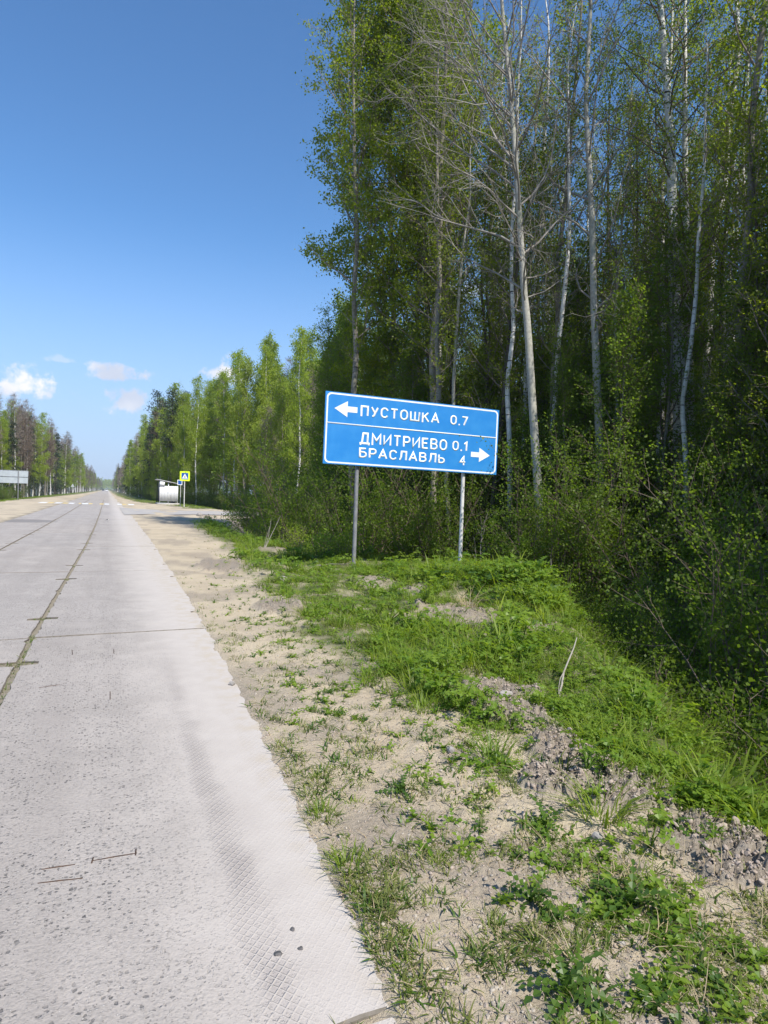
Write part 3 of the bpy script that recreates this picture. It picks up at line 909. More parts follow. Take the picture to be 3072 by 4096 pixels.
for a, b in (((0.2, 2.40), (0.26, 2.36)), ((0.3, 2.42), (0.33, 2.36)), ((0.38, 2.37), (0.42, 2.44)), ((0.42, 2.44), (0.46, 2.37))): bar(mb, a, b, 0.02, -0.094, -0.09)
mb.obj('marking', M['post_grey'], o)
mb = MB(); mb.box(0.88, 1.05, -0.02, -0.001, 1.30, 1.42); mb.obj('notice', M['white'], sh)
mb = MB(); mb.box(0.88, 1.0, -0.02, -0.001, 1.5, 1.62); mb.obj('notice', M['white'], sh)
mb = MB(); plate(mb, [(1.265, .3), (1.29, .3), (1.31, 1.0), (1.28, 1.05)], -0.012, 0.0); plate(mb, [(1.31, .66), (1.37, .68), (1.36, .74), (1.32, .74)], -0.012, 0.0); mb.obj('dent', rust, sh)
mb = MB(); mb.box(1.55, 1.95, 0.5, 3.6, 0.42, 0.47); mb.box(1.6, 1.9, 0.6, 0.68, 0, 0.42); mb.box(1.6, 1.9, 3.4, 3.48, 0, 0.42); mb.obj('bench', dk, sh)

# ------------------------------------------------------------------ plant and tree builders
def unit(v):
    return v / (np.linalg.norm(v) + 1e-9)


def grow(r_, p, d, L, nseg, up, wob):
    P = [np.array(p, float)]
    d = unit(np.array(d, float))
    for i in range(nseg):
        d = unit(d + np.array([0, 0, up]) + r_.normal(0, wob, 3))
        P.append(P[-1] + d * L / nseg)
    return np.array(P)


def at_t(P, t):
    k = t * (len(P) - 1)
    i = min(int(k), len(P) - 2)
    f = k - i
    return P[i] * (1 - f) + P[i + 1] * f, unit(P[i + 1] - P[i])


def side_dir(r_, d, ang):
    v = unit(np.cross(d, r_.normal(0, 1, 3)))
    return unit(d * math.cos(ang) + v * math.sin(ang))


def leaf_quads(mb, C, size, r_, hang=0.0, mat=0, aspect=0.75):
    """kite-shaped leaves, one quad each"""
    n = len(C)
    A = r_.normal(0, 1, (n, 3)); A[:, 2] -= hang
    A /= np.linalg.norm(A, axis=1)[:, None]
    Bv = np.cross(A, r_.normal(0, 1, (n, 3)))
    Bv /= np.linalg.norm(Bv, axis=1)[:, None] + 1e-9
    s = (size * r_.uniform(0.65, 1.3, n))[:, None]
    w_ = s * aspect * 0.5
    V = np.stack([C, C + A * s * 0.45 + Bv * w_, C + A * s, C + A * s * 0.45 - Bv * w_], 1).reshape(-1, 3)
    mb.add(V, np.arange(n * 4).reshape(-1, 4), mat)


def make_tree(seed, H, r0, crown0=0.35, nprim=40, plen=2.6, ang=(1.1, 0.5), up=0.12, nsec=6, ntw=4, twl=0.45, lpt=8, leaf=0.06, path=None, lean=0.02,
              profile=None, hang=0.5, bark='birch', twig='twig_grey', lmat='leaf', twigwood=True, sides=8, azbias=None, wob=0.10, leafspread=0.07, topleaf=True, forks=0, secr=0.45, twr=1.0):
    r_ = np.random.default_rng(seed)
    wood = MB(); tw = MB(); lf = MB()
    if path is None:
        n = 12
        zz = np.linspace(0, 1, n)
        off = np.cumsum(r_.normal(0, 0.10 * H / 18, (n, 2)), 0)
        ld = r_.normal(0, lean, 2)
        path = np.column_stack([off[:, 0] + ld[0] * zz * H, off[:, 1] + ld[1] * zz * H, zz * H])
        path[:, :2] -= path[0, :2]
        path[0, 2] = -0.4
    path = np.array(path, float)
    k = len(path)
    tt = np.linspace(0, 1, k)
    rad = r0 * (1 - tt) ** 0.75 * 0.93 + 0.012
    rad[0] *= 1.2
    # finer trunk
    t2 = np.linspace(0, 1, k * 3)
    P2 = np.column_stack([np.interp(t2, tt, path[:, i]) for i in range(3)])
    R2 = np.interp(t2, tt, rad) * (1 + r_.normal(0, 0.02, len(t2)))
    V, F = tube(P2, R2, sides)
    wood.add(V, F)
    leaves = []
    if profile is None: profile = lambda t: math.sin(PI * min(1, 0.12 + 0.88 * t) ** 0.8) * 0.9 + 0.1
    az = r_.uniform(0, 6.28)
    for i in range(nprim):
        t = crown0 + (0.985 - crown0) * (i + r_.uniform(0, 1)) / nprim
        p, d0 = at_t(path, t)
        az += 2.4 + r_.normal(0, 0.4)
        a_ = az
        if azbias is not None and r_.random() < azbias[1]:
            a_ = azbias[0] + r_.normal(0, 0.55)
        u = (t - crown0) / (1 - crown0)
        el = ang[0] + (ang[1] - ang[0]) * u          # angle from the trunk
        d = unit(np.array([math.cos(a_) * math.sin(el), math.sin(a_) * math.sin(el), math.cos(el)]))
        L = plen * profile(u) * r_.uniform(0.7, 1.25)
        rr = min(np.interp(t, tt, rad) * 0.5, 0.007 + 0.0075 * L)
        B = grow(r_, p, d, L, 6, up, wob)
        V, F = tube(B, np.linspace(rr, 0.006, 7), 5 if rr > .02 else 4)
        tw.add(V, F)
        ns = max(2, int(round(nsec * L / plen)))
        for j in range(ns):
            s = 0.18 + 0.8 * (j + r_.random()) / ns
            q, dq = at_t(B, s)
            L2 = max(0.25, L * secr * (1.1 - 0.7 * s) * r_.uniform(0.6, 1.3))
            B2 = grow(r_, q, side_dir(r_, dq, r_.uniform(0.5, 1.0)), L2, 4, up * 0.6 - hang * 0.08, wob * 1.3)
            if twigwood:
                V, F = tube(B2, np.linspace(max(0.006, rr * 0.35), 0.003, 5) * (1 + (twr - 1) * .5), 3)
                tw.add(V, F)
            for l in range(ntw):
                s3 = 0.15 + 0.85 * (l + r_.random()) / ntw
                q3, d3 = at_t(B2, s3)
                L3 = twl * r_.uniform(0.5, 1.3)
                B3 = grow(r_, q3, side_dir(r_, d3, r_.uniform(0.4, 1.0)), L3, 2, up * 0.4 - hang * 0.22, wob * 1.6)
                if twigwood:
                    V, F = tube(B3, np.array([0.0042, 0.003, 0.0018]) * twr, 3)
                    tw.add(V, F)
                if lpt > 0:
                    u3 = r_.random(lpt)[:, None]
                    pp = np.where(u3 < .5, B3[0] + (B3[1] - B3[0]) * u3 * 2, B3[1] + (B3[2] - B3[1]) * (u3 - .5) * 2)
                    leaves.append(pp + r_.normal(0, leafspread, pp.shape))
    if leaves:
        leaf_quads(lf, np.concatenate(leaves), leaf, r_, hang)
    return wood, tw, lf, bark, twig, lmat


def tree_proto(*a, **k):
    """meshes of a tree: trunk (with limbs) and crown (twigs and leaves)"""
    wood, tw, lf, bark, twig, lmat = make_tree(*a, **k)
    tr_me = wood.mesh('trunk', M[bark], True)
    cr = MB()
    for V, F in zip(tw.v, tw.f): pass
    if tw.v:
        cr.add(np.concatenate(tw.v), np.concatenate(tw.f), 0)
    if lf.v:
        cr.add(lf.v[0], lf.f[0], 1)
    cr_me = cr.mesh('crown', [M[twig], M[lmat]]) if (tw.v or lf.v) else None
    return tr_me, cr_me


def place_tree(name, proto, x, y, label, cat='tree', group=None, rz=0.0, sc=1.0, z=None, szx=None):
    tr_me, cr_me = proto
    o = bpy.data.objects.new(name, None)
    COL.objects.link(o)
    o.empty_display_size = 0.3
    o.location = (x, y, float(height(x, y, False)) if z is None else z)
    o.rotation_euler.z = rz
    o.scale = (sc, sc, sc) if szx is None else (sc * szx, sc * szx, sc)
    tag(o, label, cat, group)
    link('trunk', tr_me, o)
    if cr_me is not None: link('crown', cr_me, o)
    return o


import time
_t0 = time.time()
cone = lambda t: 0.30 + 0.75 * (1 - t) ** 0.8
egg = lambda t: math.sin(PI * (0.15 + 0.8 * t)) ** 0.8
# named individuals close to the sign ------------------------------------------------
def rel(base, P):
    b = np.array(base)
    return [(p[0] - b[0], p[1] - b[1], p[2]) for p in P]


g1 = (10.42, 14.05)
p1 = rel(g1, [(10.42, 14.05, -1.6), (10.24, 14.19, 1.67), (10.08, 14.31, 3.6), (9.88, 14.45, 6.16), (9.77, 14.52, 7.12), (9.64, 14.6, 8.72), (9.5, 14.7, 10.4), (9.36, 14.78, 11.92), (9.07, 14.96, 14.48), (8.9, 15.1, 17.5), (8.8, 15.2, 20.5)])
pr = tree_proto(101, 20, 0.115, 0.33, 40, 4.1, (1.15, 0.55), 0.07, 13, 7, 0.55, 0, 0.05, path=p1, bark='aspen', twig='twig_pale', azbias=(PI * 0.93, 0.35), wob=0.16, hang=0.3, profile=lambda t: 0.55 + 0.5 * math.sin(PI * t), sides=12, secr=0.5)
place_tree('bare_aspen_tree', pr, g1[0], g1[1], 'pale bare aspen with many leafless branches rising right behind the blue sign', z=0)
g2 = (12.2, 13.9)
p2 = rel(g2, [(12.2, 13.9, -1.6), (12.09, 14.0, 1.73), (11.99, 14.09, 3.71), (11.89, 14.17, 5.37), (11.81, 14.24, 6.69), (11.71, 14.32, 9.01), (11.6, 14.41, 10.66), (11.48, 14.5, 12.32), (11.52, 14.47, 14.92), (11.5, 14.6, 18), (11.4, 14.7, 21)])
pr = tree_proto(102, 20, 0.122, 0.36, 26, 4.0, (1.0, 0.5), 0.08, 10, 6, 0.5, 0, 0.05, path=p2, bark='aspen', twig='twig_pale', wob=0.16, hang=0.3, profile=lambda t: 0.5 + 0.55 * math.sin(PI * t), sides=12, secr=0.5)
place_tree('bare_aspen_tree', pr, g2[0], g2[1], 'smooth pale leafless aspen standing alone against blue sky right of the sign', z=0)
g3 = (13.85, 13.0)
p3 = rel(g3, [(13.85, 13.0, -1.6), (13.82, 13.03, 1.5), (13.8, 13.06, 3.1), (13.71, 13.15, 5.71), (13.61, 13.25, 7.02), (13.53, 13.34, 8.66), (13.45, 13.42, 10.95), (13.31, 13.56, 12.93), (13.15, 13.72, 14.93), (13.0, 13.8, 18), (12.9, 13.9, 21)])
pr = tree_proto(103, 20, 0.21, 0.33, 44, 2.9, (1.0, 0.6), 0.02, 8, 6, 0.5, 11, 0.055, path=p3, bark='birch', twig='twig_brown', lmat='leaf_birch', sides=12, hang=0.8)
place_tree('birch_tree', pr, g3[0], g3[1], 'thick white birch with black bark marks near the right edge', z=0)
g4 = (14.4, 13.15)
p4 = rel(g4, [(14.4, 13.15, -1.6), (14.37, 13.19, 2.47), (14.22, 13.34, 5.81), (14.16, 13.41, 7.8), (14.06, 13.52, 10.47), (13.95, 13.6, 14), (13.9, 13.7, 18)])
pr = tree_proto(104, 18, 0.155, 0.4, 34, 2.4, (1.0, 0.6), 0.03, 7, 5, 0.45, 10, 0.055, path=p4, bark='birch', twig='twig_brown', lmat='leaf', sides=10, hang=0.6)
place_tree('birch_tree', pr, g4[0], g4[1], 'slimmer darker birch close beside the thick white birch at right', z=0)
g5 = (11.45, 22.2)
p5 = rel(g5, [(11.45, 22.2, -1.3), (11.4, 22.25, 0.64), (11.23, 22.33, 3.46), (11.0, 22.45, 7.19), (10.76, 22.56, 10.91), (10.53, 22.68, 14.61), (10.3, 22.78, 17.36), (10.1, 22.9, 19.5), (10, 23, 21.5)])
pr = tree_proto(105, 25, 0.15, 0.22, 62, 4.9, (1.15, 0.45), 0.09, 10, 6, 0.55, 20, 0.10, path=p5, bark='grey', twig='twig_grey', lmat='leaf', azbias=(PI * 0.98, 0.5), wob=0.13, profile=lambda t: 0.75 + 0.35 * math.sin(PI * t), sides=10, hang=0.2, leafspread=0.10)
place_tree('aspen_tree', pr, g5[0], g5[1], 'tall leafy aspen whose branches reach left over the sky above the sign', z=0)
g6 = (11.5, 21.0)
p6 = rel(g6, [(11.5, 21.0, -1.3), (11.41, 21.12, 5.19), (11.21, 21.22, 7.87), (10.95, 21.36, 10.1), (10.67, 21.5, 12.76), (10.51, 21.58, 14.97), (10.23, 21.71, 19.37), (10.1, 21.8, 24)])
pr = tree_proto(106, 24, 0.14, 0.30, 50, 3.4, (1.0, 0.45), 0.09, 9, 6, 0.5, 14, 0.08, path=p6, bark='dark', twig='twig_grey', lmat='leaf', wob=0.13, sides=10, hang=0.2)
place_tree('aspen_tree', pr, g6[0], g6[1], 'dark trunked leafy aspen just right of the tallest leafy aspen', z=0)
g7 = (10.3, 23.6)
p7 = rel(g7, [(10.3, 23.6, -1.3), (10.25, 23.6, 2), (10.1, 23.7, 6), (10.0, 23.7, 10), (9.8, 23.8, 13), (9.7, 23.9, 16), (9.7, 23.9, 18.5)])
pr = tree_proto(107, 22, 0.12, 0.30, 50, 3.6, (1.1, 0.45), 0.09, 9, 6, 0.5, 17, 0.09, path=p7, bark='grey', twig='twig_grey', lmat='leaf', wob=0.13, sides=8, hang=0.2, profile=lambda t: 0.55 + 0.5 * math.sin(PI * t))
place_tree('aspen_tree', pr, g7[0], g7[1], 'leafy aspen forming the left edge of the near forest against the sky', z=0)
print('heroes', time.time() - _t0)

# prototypes ---------------------------------------------------------------------------
near_slim = [tree_proto(200 + i, H, r0, c0, npm, pl, (1.0, 0.45), 0.08, 6, 5, 0.45, 10, lf, bark=bk_, twig='twig_grey', lmat=lm, hang=0.4, leafspread=0.09, profile=egg)
             for i, (H, r0, c0, npm, pl, bk_, lm, lf) in enumerate([(19, .10, .30, 34, 2.2, 'birch', 'leaf_birch', .06), (17, .085, .25, 34, 2.0, 'birch', 'leaf', .06), (20, .11, .35, 34, 2.3, 'grey', 'leaf', .075),
                                                                    (16, .075, .22, 34, 1.9, 'grey', 'leaf', .07), (14, .06, .15, 34, 1.7, 'dark', 'leaf', .065), (21, .13, .42, 32, 2.6, 'birch', 'leaf', .06)])]
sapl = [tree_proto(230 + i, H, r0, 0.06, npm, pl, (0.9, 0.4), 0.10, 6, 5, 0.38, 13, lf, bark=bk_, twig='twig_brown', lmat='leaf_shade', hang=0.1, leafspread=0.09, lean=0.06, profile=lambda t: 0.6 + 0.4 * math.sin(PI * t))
        for i, (H, r0, npm, pl, bk_, lf) in enumerate([(7.5, .035, 34, 1.3, 'grey', .065), (9.5, .045, 40, 1.4, 'grey', .065), (5.5, .028, 28, 1.1, 'dark', .07)])]
slim_pale = [tree_proto(260 + i, H, r0, .45, 22, 1.6, (0.9, 0.4), 0.08, 5, 4, 0.4, 4, .055, bark=bk_, twig='twig_grey', lmat='leaf_birch', hang=0.3, leafspread=0.08, profile=egg, lean=.03)
             for i, (H, r0, bk_) in enumerate([(18, .085, 'birch'), (16, .07, 'aspen'), (19, .10, 'birch')])]
print('near', time.time() - _t0)


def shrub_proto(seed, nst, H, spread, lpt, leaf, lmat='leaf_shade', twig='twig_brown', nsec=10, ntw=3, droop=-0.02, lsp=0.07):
    r_ = np.random.default_rng(seed)
    wood = MB(); lf = MB(); L_ = []
    for i in range(nst):
        a = r_.uniform(0, 6.28)
        d = np.array([math.cos(a) * spread, math.sin(a) * spread, 1.0])
        h_ = H * r_.uniform(0.55, 1.1)
        B = grow(r_, (r_.normal(0, .12), r_.normal(0, .12), -0.25), d, h_, 6, droop, 0.09)
        V, F = tube(B, np.linspace(0.006 + 0.004 * H, 0.003, 7), 4)
        wood.add(V, F)
        for j in range(nsec):
            s = 0.12 + 0.86 * (j + r_.random()) / nsec
            q, dq = at_t(B, s)
            B2 = grow(r_, q, side_dir(r_, dq, r_.uniform(0.5, 1.1)), h_ * 0.26 * r_.uniform(0.5, 1.3), 3, 0.05, 0.15)
            V, F = tube(B2, [0.006, 0.004, 0.003, 0.002], 3)
            wood.add(V, F)
            for l in range(ntw):
                q3, d3 = at_t(B2, 0.2 + 0.8 * r_.random())
                u3 = r_.random(lpt)[:, None]
                L_.append(q3 + side_dir(r_, d3, .8) * 0.25 * u3 + r_.normal(0, lsp, (lpt, 3)))
    leaf_quads(lf, np.concatenate(L_), leaf, r_, 0.2, aspect=0.8)
    return wood.mesh('stems', M[twig], True), lf.mesh('foliage', M[lmat])


def place_shrub(name, proto, x, y, label, group=None, rz=0, sc=1.0, z=None):
    o = bpy.data.objects.new(name, None); COL.objects.link(o)
    o.empty_display_size = 0.2
    o.location = (x, y, float(height(x, y, False)) if z is None else z)
    o.rotation_euler.z = rz; o.scale = (sc,) * 3
    tag(o, label, 'shrub', group)
    link('stems', proto[0], o); link('foliage', proto[1], o)
    return o


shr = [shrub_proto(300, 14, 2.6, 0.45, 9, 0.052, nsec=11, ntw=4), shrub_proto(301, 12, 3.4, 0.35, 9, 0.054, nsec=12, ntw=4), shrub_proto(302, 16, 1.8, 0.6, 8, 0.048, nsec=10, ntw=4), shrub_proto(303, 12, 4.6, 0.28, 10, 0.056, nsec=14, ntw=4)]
lowsh = [shrub_proto(310, 10, 0.9, 0.4, 6, 0.05, 'herb', nsec=7, ntw=2), shrub_proto(311, 10, 1.3, 0.3, 6, 0.05, 'leaf_birch', nsec=8, ntw=2)]

# forest right behind the ditch ----------------------------------------------------------
def scatter(n, sampler, mind, seed, ok=lambda x, y: True, tries=60):
    r_ = np.random.default_rng(seed)
    out_ = []
    for _ in range(n * tries):
        x, y = sampler(r_)
        if not ok(x, y): continue
        md = mind(x, y) if callable(mind) else mind
        if all((x - a) ** 2 + (y - b) ** 2 > md * md for a, b in out_[-400:]):
            out_.append((x, y))
            if len(out_) >= n: break
    return out_


def xcr(y): return float(np.interp(y, CR_Y, CR_X))


HERO = [g1, g2, g3, g4, g5, g6, g7]
def samp_near(r_):
    b = math.radians(r_.uniform(12, 60)); d = math.exp(r_.uniform(math.log(13), math.log(52)))
    return d * math.sin(b), d * math.cos(b)
def ok_near(x, y):
    if y > 40 or y < 6: return False
    if x < xcr(y) + 3.2: return False
    if x < 12.0 and y < 13.2: return False
    b = math.degrees(math.atan2(x, y)); d = math.hypot(x, y)
    if 37.2 < b < 40.4 and d < 24: return False          # sky gap between the two bare aspens
    if b < 20.5: return False
    if y > 23 and x < 12.5: return False
    if y < 15 and x < 9.1 + 0.27 * (14 - y) + 2.6: return False
    return all(math.hypot(x - a, y - c_) > 0.9 for a, c_ in HERO)
LAB_N = ['slim white birch among the crowded trunks of the shaded roadside forest', 'thin leafy birch among the crowded trunks of the shaded roadside forest',
         'grey trunked aspen among the crowded trunks of the shaded roadside forest', 'thin grey aspen among the crowded trunks of the shaded roadside forest',
         'thin dark alder among the crowded trunks of the shaded roadside forest', 'tall white birch among the crowded trunks of the shaded roadside forest']
NM_N = ['birch_tree', 'birch_tree', 'aspen_tree', 'aspen_tree', 'alder_tree', 'birch_tree']
r_ = np.random.default_rng(11)
pts = scatter(104, samp_near, lambda x, y: 1.0 + 0.02 * math.hypot(x, y), 12, ok_near)
for x, y in pts:
    i = int(r_.integers(0, 6))
    if math.degrees(math.atan2(x, y)) < 42 and math.hypot(x, y) < 29 and i in (0, 1, 5) or (math.degrees(math.atan2(x, y)) > 47 and math.hypot(x, y) < 23): i = int(r_.choice([2, 3, 4]))
    place_tree(NM_N[i], near_slim[i], x, y, LAB_N[i], 'tree', LAB_N[i].replace('thin ', 'thin ').split(' among')[0] + ' trees of the roadside forest', r_.uniform(0, 6.28), r_.uniform(0.85, 1.15) * (1 if math.hypot(x, y) < 28 else .8))
for x, y in scatter(46, lambda r_: (lambda b, d: (d * math.sin(b), d * math.cos(b)))(math.radians(r_.uniform(27, 56)), r_.uniform(17, 34)), 1.1, 19, ok_near):
    i = int(r_.integers(0, 3))
    lab = ['slender pale birch with a thin airy crown in the roadside forest', 'slender pale aspen with hardly any leaves in the roadside forest', 'tall pale birch with a sparse high crown in the roadside forest'][i]
    place_tree('aspen_tree' if i == 1 else 'birch_tree', slim_pale[i], x, y, lab, 'tree', lab.split(' with')[0] + ' trees with thin crowns', r_.uniform(0, 6.28), r_.uniform(.85, 1.1))
# saplings under them
def ok_sap(x, y):
    if y > 40 or y < 4: return False
    if math.degrees(math.atan2(x, y)) < 15.5: return False
    if y < 14 and x < 9.3 + 0.27 * (14 - y) + 1.0: return False
    return x > xcr(y) + 1.8 + (1.5 if y > 16 else 0) and not (x < 9.5 and y < 7)
pts = scatter(130, samp_near, 0.8, 13, ok_sap)
for x, y in pts:
    i = int(r_.integers(0, 3))
    lab = ['young leafy sapling filling the dark space under the forest trees', 'tall thin leafy sapling filling the dark space under the forest trees', 'low dark stemmed sapling filling the dark space under the forest trees'][i]
    place_tree('sapling', sapl[i], x, y, lab, 'sapling', lab.split(' filling')[0] + 's under the forest trees', r_.uniform(0, 6.28), r_.uniform(0.8, 1.2))


def samp_sh(r_):
    b = math.radians(r_.uniform(9, 60)); d = math.exp(r_.uniform(math.log(5.0), math.log(38)))
    return d * math.sin(b), d * math.cos(b)
def ok_sh(x, y):
    if y > 39.5: return False
    dd_ = x - xcr(y)
    return 1.0 < dd_ < 14 and not (y > 20 and math.degrees(math.atan2(x, y)) < 12)
pts = scatter(230, samp_sh, lambda x, y: 0.6 + 0.02 * math.hypot(x, y), 14, ok_sh)
for x, y in pts:
    dd_ = x - xcr(y)
    i = int(r_.integers(0, 4))
    if dd_ < 2.2: i = 2
    if math.hypot(x, y) < 9 and i == 3: i = 1
    lab = ['leafy bush growing in the shaded ditch below the forest', 'upright leafy bush growing in the shaded ditch below the forest', 'low spreading bush growing in the shaded ditch below the forest', 'tall bush growing in the shaded ditch below the forest'][i]
    place_shrub('bush', shr[i], x, y, lab, lab.split(' growing')[0] + 'es of the ditch', r_.uniform(0, 6.28), r_.uniform(0.75, 1.15) * (0.75 if dd_ < 2.5 else 1))
# trees standing out of view on the right whose shade lies on the ditch
for x, y in scatter(48, lambda r_: (r_.uniform(9, 30), r_.uniform(-16, 9)), 1.4, 18, lambda x, y: x > 9.1 + 0.27 * (14 - y) + 3.2 and x - 4.6 > xcr(y + 16) + .4):
    i = int(r_.choice([0, 2, 5, 5, 2, 3]))
    place_tree(NM_N[i], near_slim[i], x, y, LAB_N[i], 'tree', LAB_N[i].split(' among')[0] + ' trees of the roadside forest', r_.uniform(0, 6.28), r_.uniform(0.85, 1.1))
for x, y, i in [(13.4, 8.3, 3), (14.0, 7.0, 2), (12.6, 9.6, 4), (14.6, 9.2, 3), (13.2, 10.8, 4), (15.3, 7.6, 2)]:
    place_tree(NM_N[i], near_slim[i], x, y, LAB_N[i], 'tree', LAB_N[i].split(' among')[0] + ' trees of the roadside forest', r_.uniform(0, 6.28), r_.uniform(0.75, .95))
for x, y, sc_, lab in [(10.0, 12.9, 1.05, 'leafy bush hiding the foot of the nearest bare aspen'), (10.9, 12.5, 1.0, 'leafy bush between the feet of the two bare aspens'), (9.6, 13.6, .8, 'lower leafy bush left of the nearest bare aspen'), (11.9, 12.3, 1.15, 'tall leafy bush before the right bare aspen'), (9.95, 13.55, 1.0, 'tall leafy bush right in front of the nearest bare aspen trunk'), (9.5, 13.2, .85, 'leafy bush on the slope right of the white sign post')]:
    place_shrub('bush', shr[3 if sc_ > .9 else 1], x, y, lab, None, sc_ * 9, sc_)
for x, y in scatter(34, lambda r_: (r_.uniform(7.6, 15), r_.uniform(-6, 6.5)), 0.9, 15, lambda x, y: x > 7.6 + 0.25 * max(0, y + 1)):
    i = int(r_.integers(0, 3))
    lab = ['young leafy sapling filling the dark space under the forest trees', 'tall thin leafy sapling filling the dark space under the forest trees', 'low dark stemmed sapling filling the dark space under the forest trees'][i]
    place_tree('sapling', sapl[i], x, y, lab, 'sapling', lab.split(' filling')[0] + 's under the forest trees', r_.uniform(0, 6.28), r_.uniform(0.75, 0.95))
for x, y in scatter(170, lambda r_: (r_.uniform(6.0, 16), r_.uniform(-15, 4)), .65, 16, lambda x, y: x - 2.6 > xcr(y + 9.3) + 0.1):
    place_tree('alder_tree', near_slim[4], x, y, LAB_N[4], 'tree', LAB_N[4].split(' among')[0] + ' trees of the roadside forest', r_.uniform(0, 6.28), r_.uniform(0.75, .88))
def samp_bs(r_): return r_.uniform(5.5, 18), r_.uniform(15.5, 33)
for x, y in scatter(75, samp_bs, 0.85, 17, lambda x, y: 1.3 < x - xcr(y) < 9 and math.degrees(math.atan2(x, y)) > 13):
    i = int(r_.choice([1, 3, 3]))
    lab = 'tall leafy bush in the dim thicket behind the blue sign' if i == 3 else 'upright leafy bush in the dim thicket behind the blue sign'
    place_shrub('bush', shr[i], x, y, lab, lab.split(' in the')[0] + 'es behind the blue sign', r_.uniform(0, 6.28), r_.uniform(0.8, 1.25))
print('forest', time.time() - _t0)

# sunlit wood beyond the side road --------------------------------------------------------
mid = [tree_proto(400 + i, H, r0, c0, npm, pl, an, up_, 7, 5, 0.5, 10, lf, bark=bk_, twig='twig_grey', lmat=lm, hang=hg, leafspread=0.16, profile=pf, twigwood=tw_, sides=6)
       for i, (H, r0, c0, npm, pl, an, up_, bk_, lm, lf, hg, pf, tw_) in enumerate([
           (20, .13, .22, 46, 2.6, (1.1, .5), .05, 'birch', 'leaf_birch', .15, 1.0, cone, False),
           (17, .11, .15, 44, 2.4, (1.0, .45), .06, 'birch', 'leaf_birch', .15, 1.0, cone, False),
           (19, .14, .18, 46, 2.9, (1.0, .4), .08, 'grey', 'leaf_mid', .16, 0.4, egg, False),
           (14, .09, .10, 40, 2.4, (1.0, .4), .08, 'grey', 'leaf_mid', .14, 0.3, egg, False),
           (11, .07, .05, 36, 2.2, (0.9, .4), .08, 'grey', 'leaf_birch', .12, 0.3, egg, True)])]
bare = [tree_proto(420 + i, H, .11, c0, 34, 2.6, (0.95, .4), 0.07, 9, 7, 0.6, 0, .1, bark=bk_, twig=tg, twr=3.2, hang=0.3, profile=egg, sides=5)
        for i, (H, c0, bk_, tg) in enumerate([(16, .25, 'grey', 'twig_brown'), (18, .35, 'birch', 'twig_grey'), (12, .12, 'grey', 'twig_grey')])]


def conifer(seed, H, rad, pine=False):
    r_ = np.random.default_rng(seed)
    wood = MB(); lf = MB()
    V, F = tube([(0, 0, -0.4), (0, 0, H * 0.5), (0, 0, H)], [0.16, 0.1, 0.02], 6); wood.add(V, F)
    C_ = []
    n = 90 if not pine else 60
    for i in range(n):
        u = r_.random()
        t = (0.08 + 0.92 * u) if not pine else (0.5 + 0.5 * u)
        a = r_.uniform(0, 6.28)
        L = rad * ((1 - t) ** 0.8 * 1.1 + 0.08) if not pine else rad * math.sin(PI * min(1, 0.2 + 0.75 * u))
        z = H * t
        P = [(0, 0, z), (math.cos(a) * L * .5, math.sin(a) * L * .5, z - L * (.08 if not pine else -.2)), (math.cos(a) * L, math.sin(a) * L, z - L * (.28 if not pine else -.3))]
        V, F = tube(P, [0.03, 0.02, 0.006], 3); wood.add(V, F)
        m_ = 40
        tt = r_.random(m_)[:, None] ** 0.7
        base = np.array(P[0]) * (1 - tt) + np.array(P[2]) * tt
        C_.append(base + r_.normal(0, 0.16 if not pine else 0.3, (m_, 3)) * [1, 1, .6])
    leaf_quads(lf, np.concatenate(C_), 0.28, r_, 0.5, aspect=0.45)
    return wood.mesh('trunk', M['dark'], True), lf.mesh('crown', [M['needle']])


con = [conifer(500, 17, 2.4), conifer(501, 14, 2.1), conifer(502, 18, 2.2, True)]

MB_Y = np.array([56, 58, 60, 66, 76, 86, 95, 105, 130, 5000]); MB_X = np.array([17, 15.5, 14.6, 14.2, 13.8, 12.2, 9.3, 8.0, 7.3, 7.0])
def samp_mid(r_):
    return r_.uniform(7, 62), r_.uniform(57, 112)
def ok_mid(x, y):
    if y < 60 and x > 13: y_ok = y > 59.5
    else: y_ok = True
    return x > float(np.interp(y, MB_Y, MB_X)) + 0.6 and y_ok and (x - np.interp(y, MB_Y, MB_X) < 26 or y < 75) and math.atan2(x, y) < 0.75
pts = scatter(170, samp_mid, 1.9, 21, ok_mid)
# saved look of the wood: fresh birches, greener aspens, a few bare alders and a dark pine
KM = [('birch_tree', mid[0], 'tall bright green birch in the sunlit wood beyond the side road'), ('birch_tree', mid[1], 'bright green birch in the sunlit wood beyond the side road'),
      ('aspen_tree', mid[2], 'fuller green aspen in the sunlit wood beyond the side road'), ('aspen_tree', mid[3], 'smaller green aspen in the sunlit wood beyond the side road'),
      ('alder_tree', mid[4], 'small bushy tree at the edge of the sunlit wood beyond the side road'), ('bare_alder_tree', bare[0], 'leafless brown alder in the sunlit wood beyond the side road'),
      ('bare_alder_tree', bare[2], 'short leafless grey alder in the sunlit wood beyond the side road'), ('pine_tree', con[2], 'dark pine among the green trees beyond the side road')]
for x, y in pts:
    ed = x - float(np.interp(y, MB_Y, MB_X))
    pr_ = [.28, .24, .17, .13, .06, .07, .04, .01] if ed > 3.5 else [.13, .19, .10, .19, .24, .07, .08, .0]
    i = int(r_.choice(8, p=pr_))
    hs = 1.0
    if y > 84 and ed < 12 and x < 22: hs = 1.0
    nm, pr2, lab = KM[i]
    place_tree(nm, pr2, x, y, lab, 'tree', lab.split(' in the')[0].split(' at the')[0].split(' among')[0] + 's beyond the side road', r_.uniform(0, 6.28), hs * r_.uniform(0.82, 1.12) * (0.85 if x > 26 else 1))
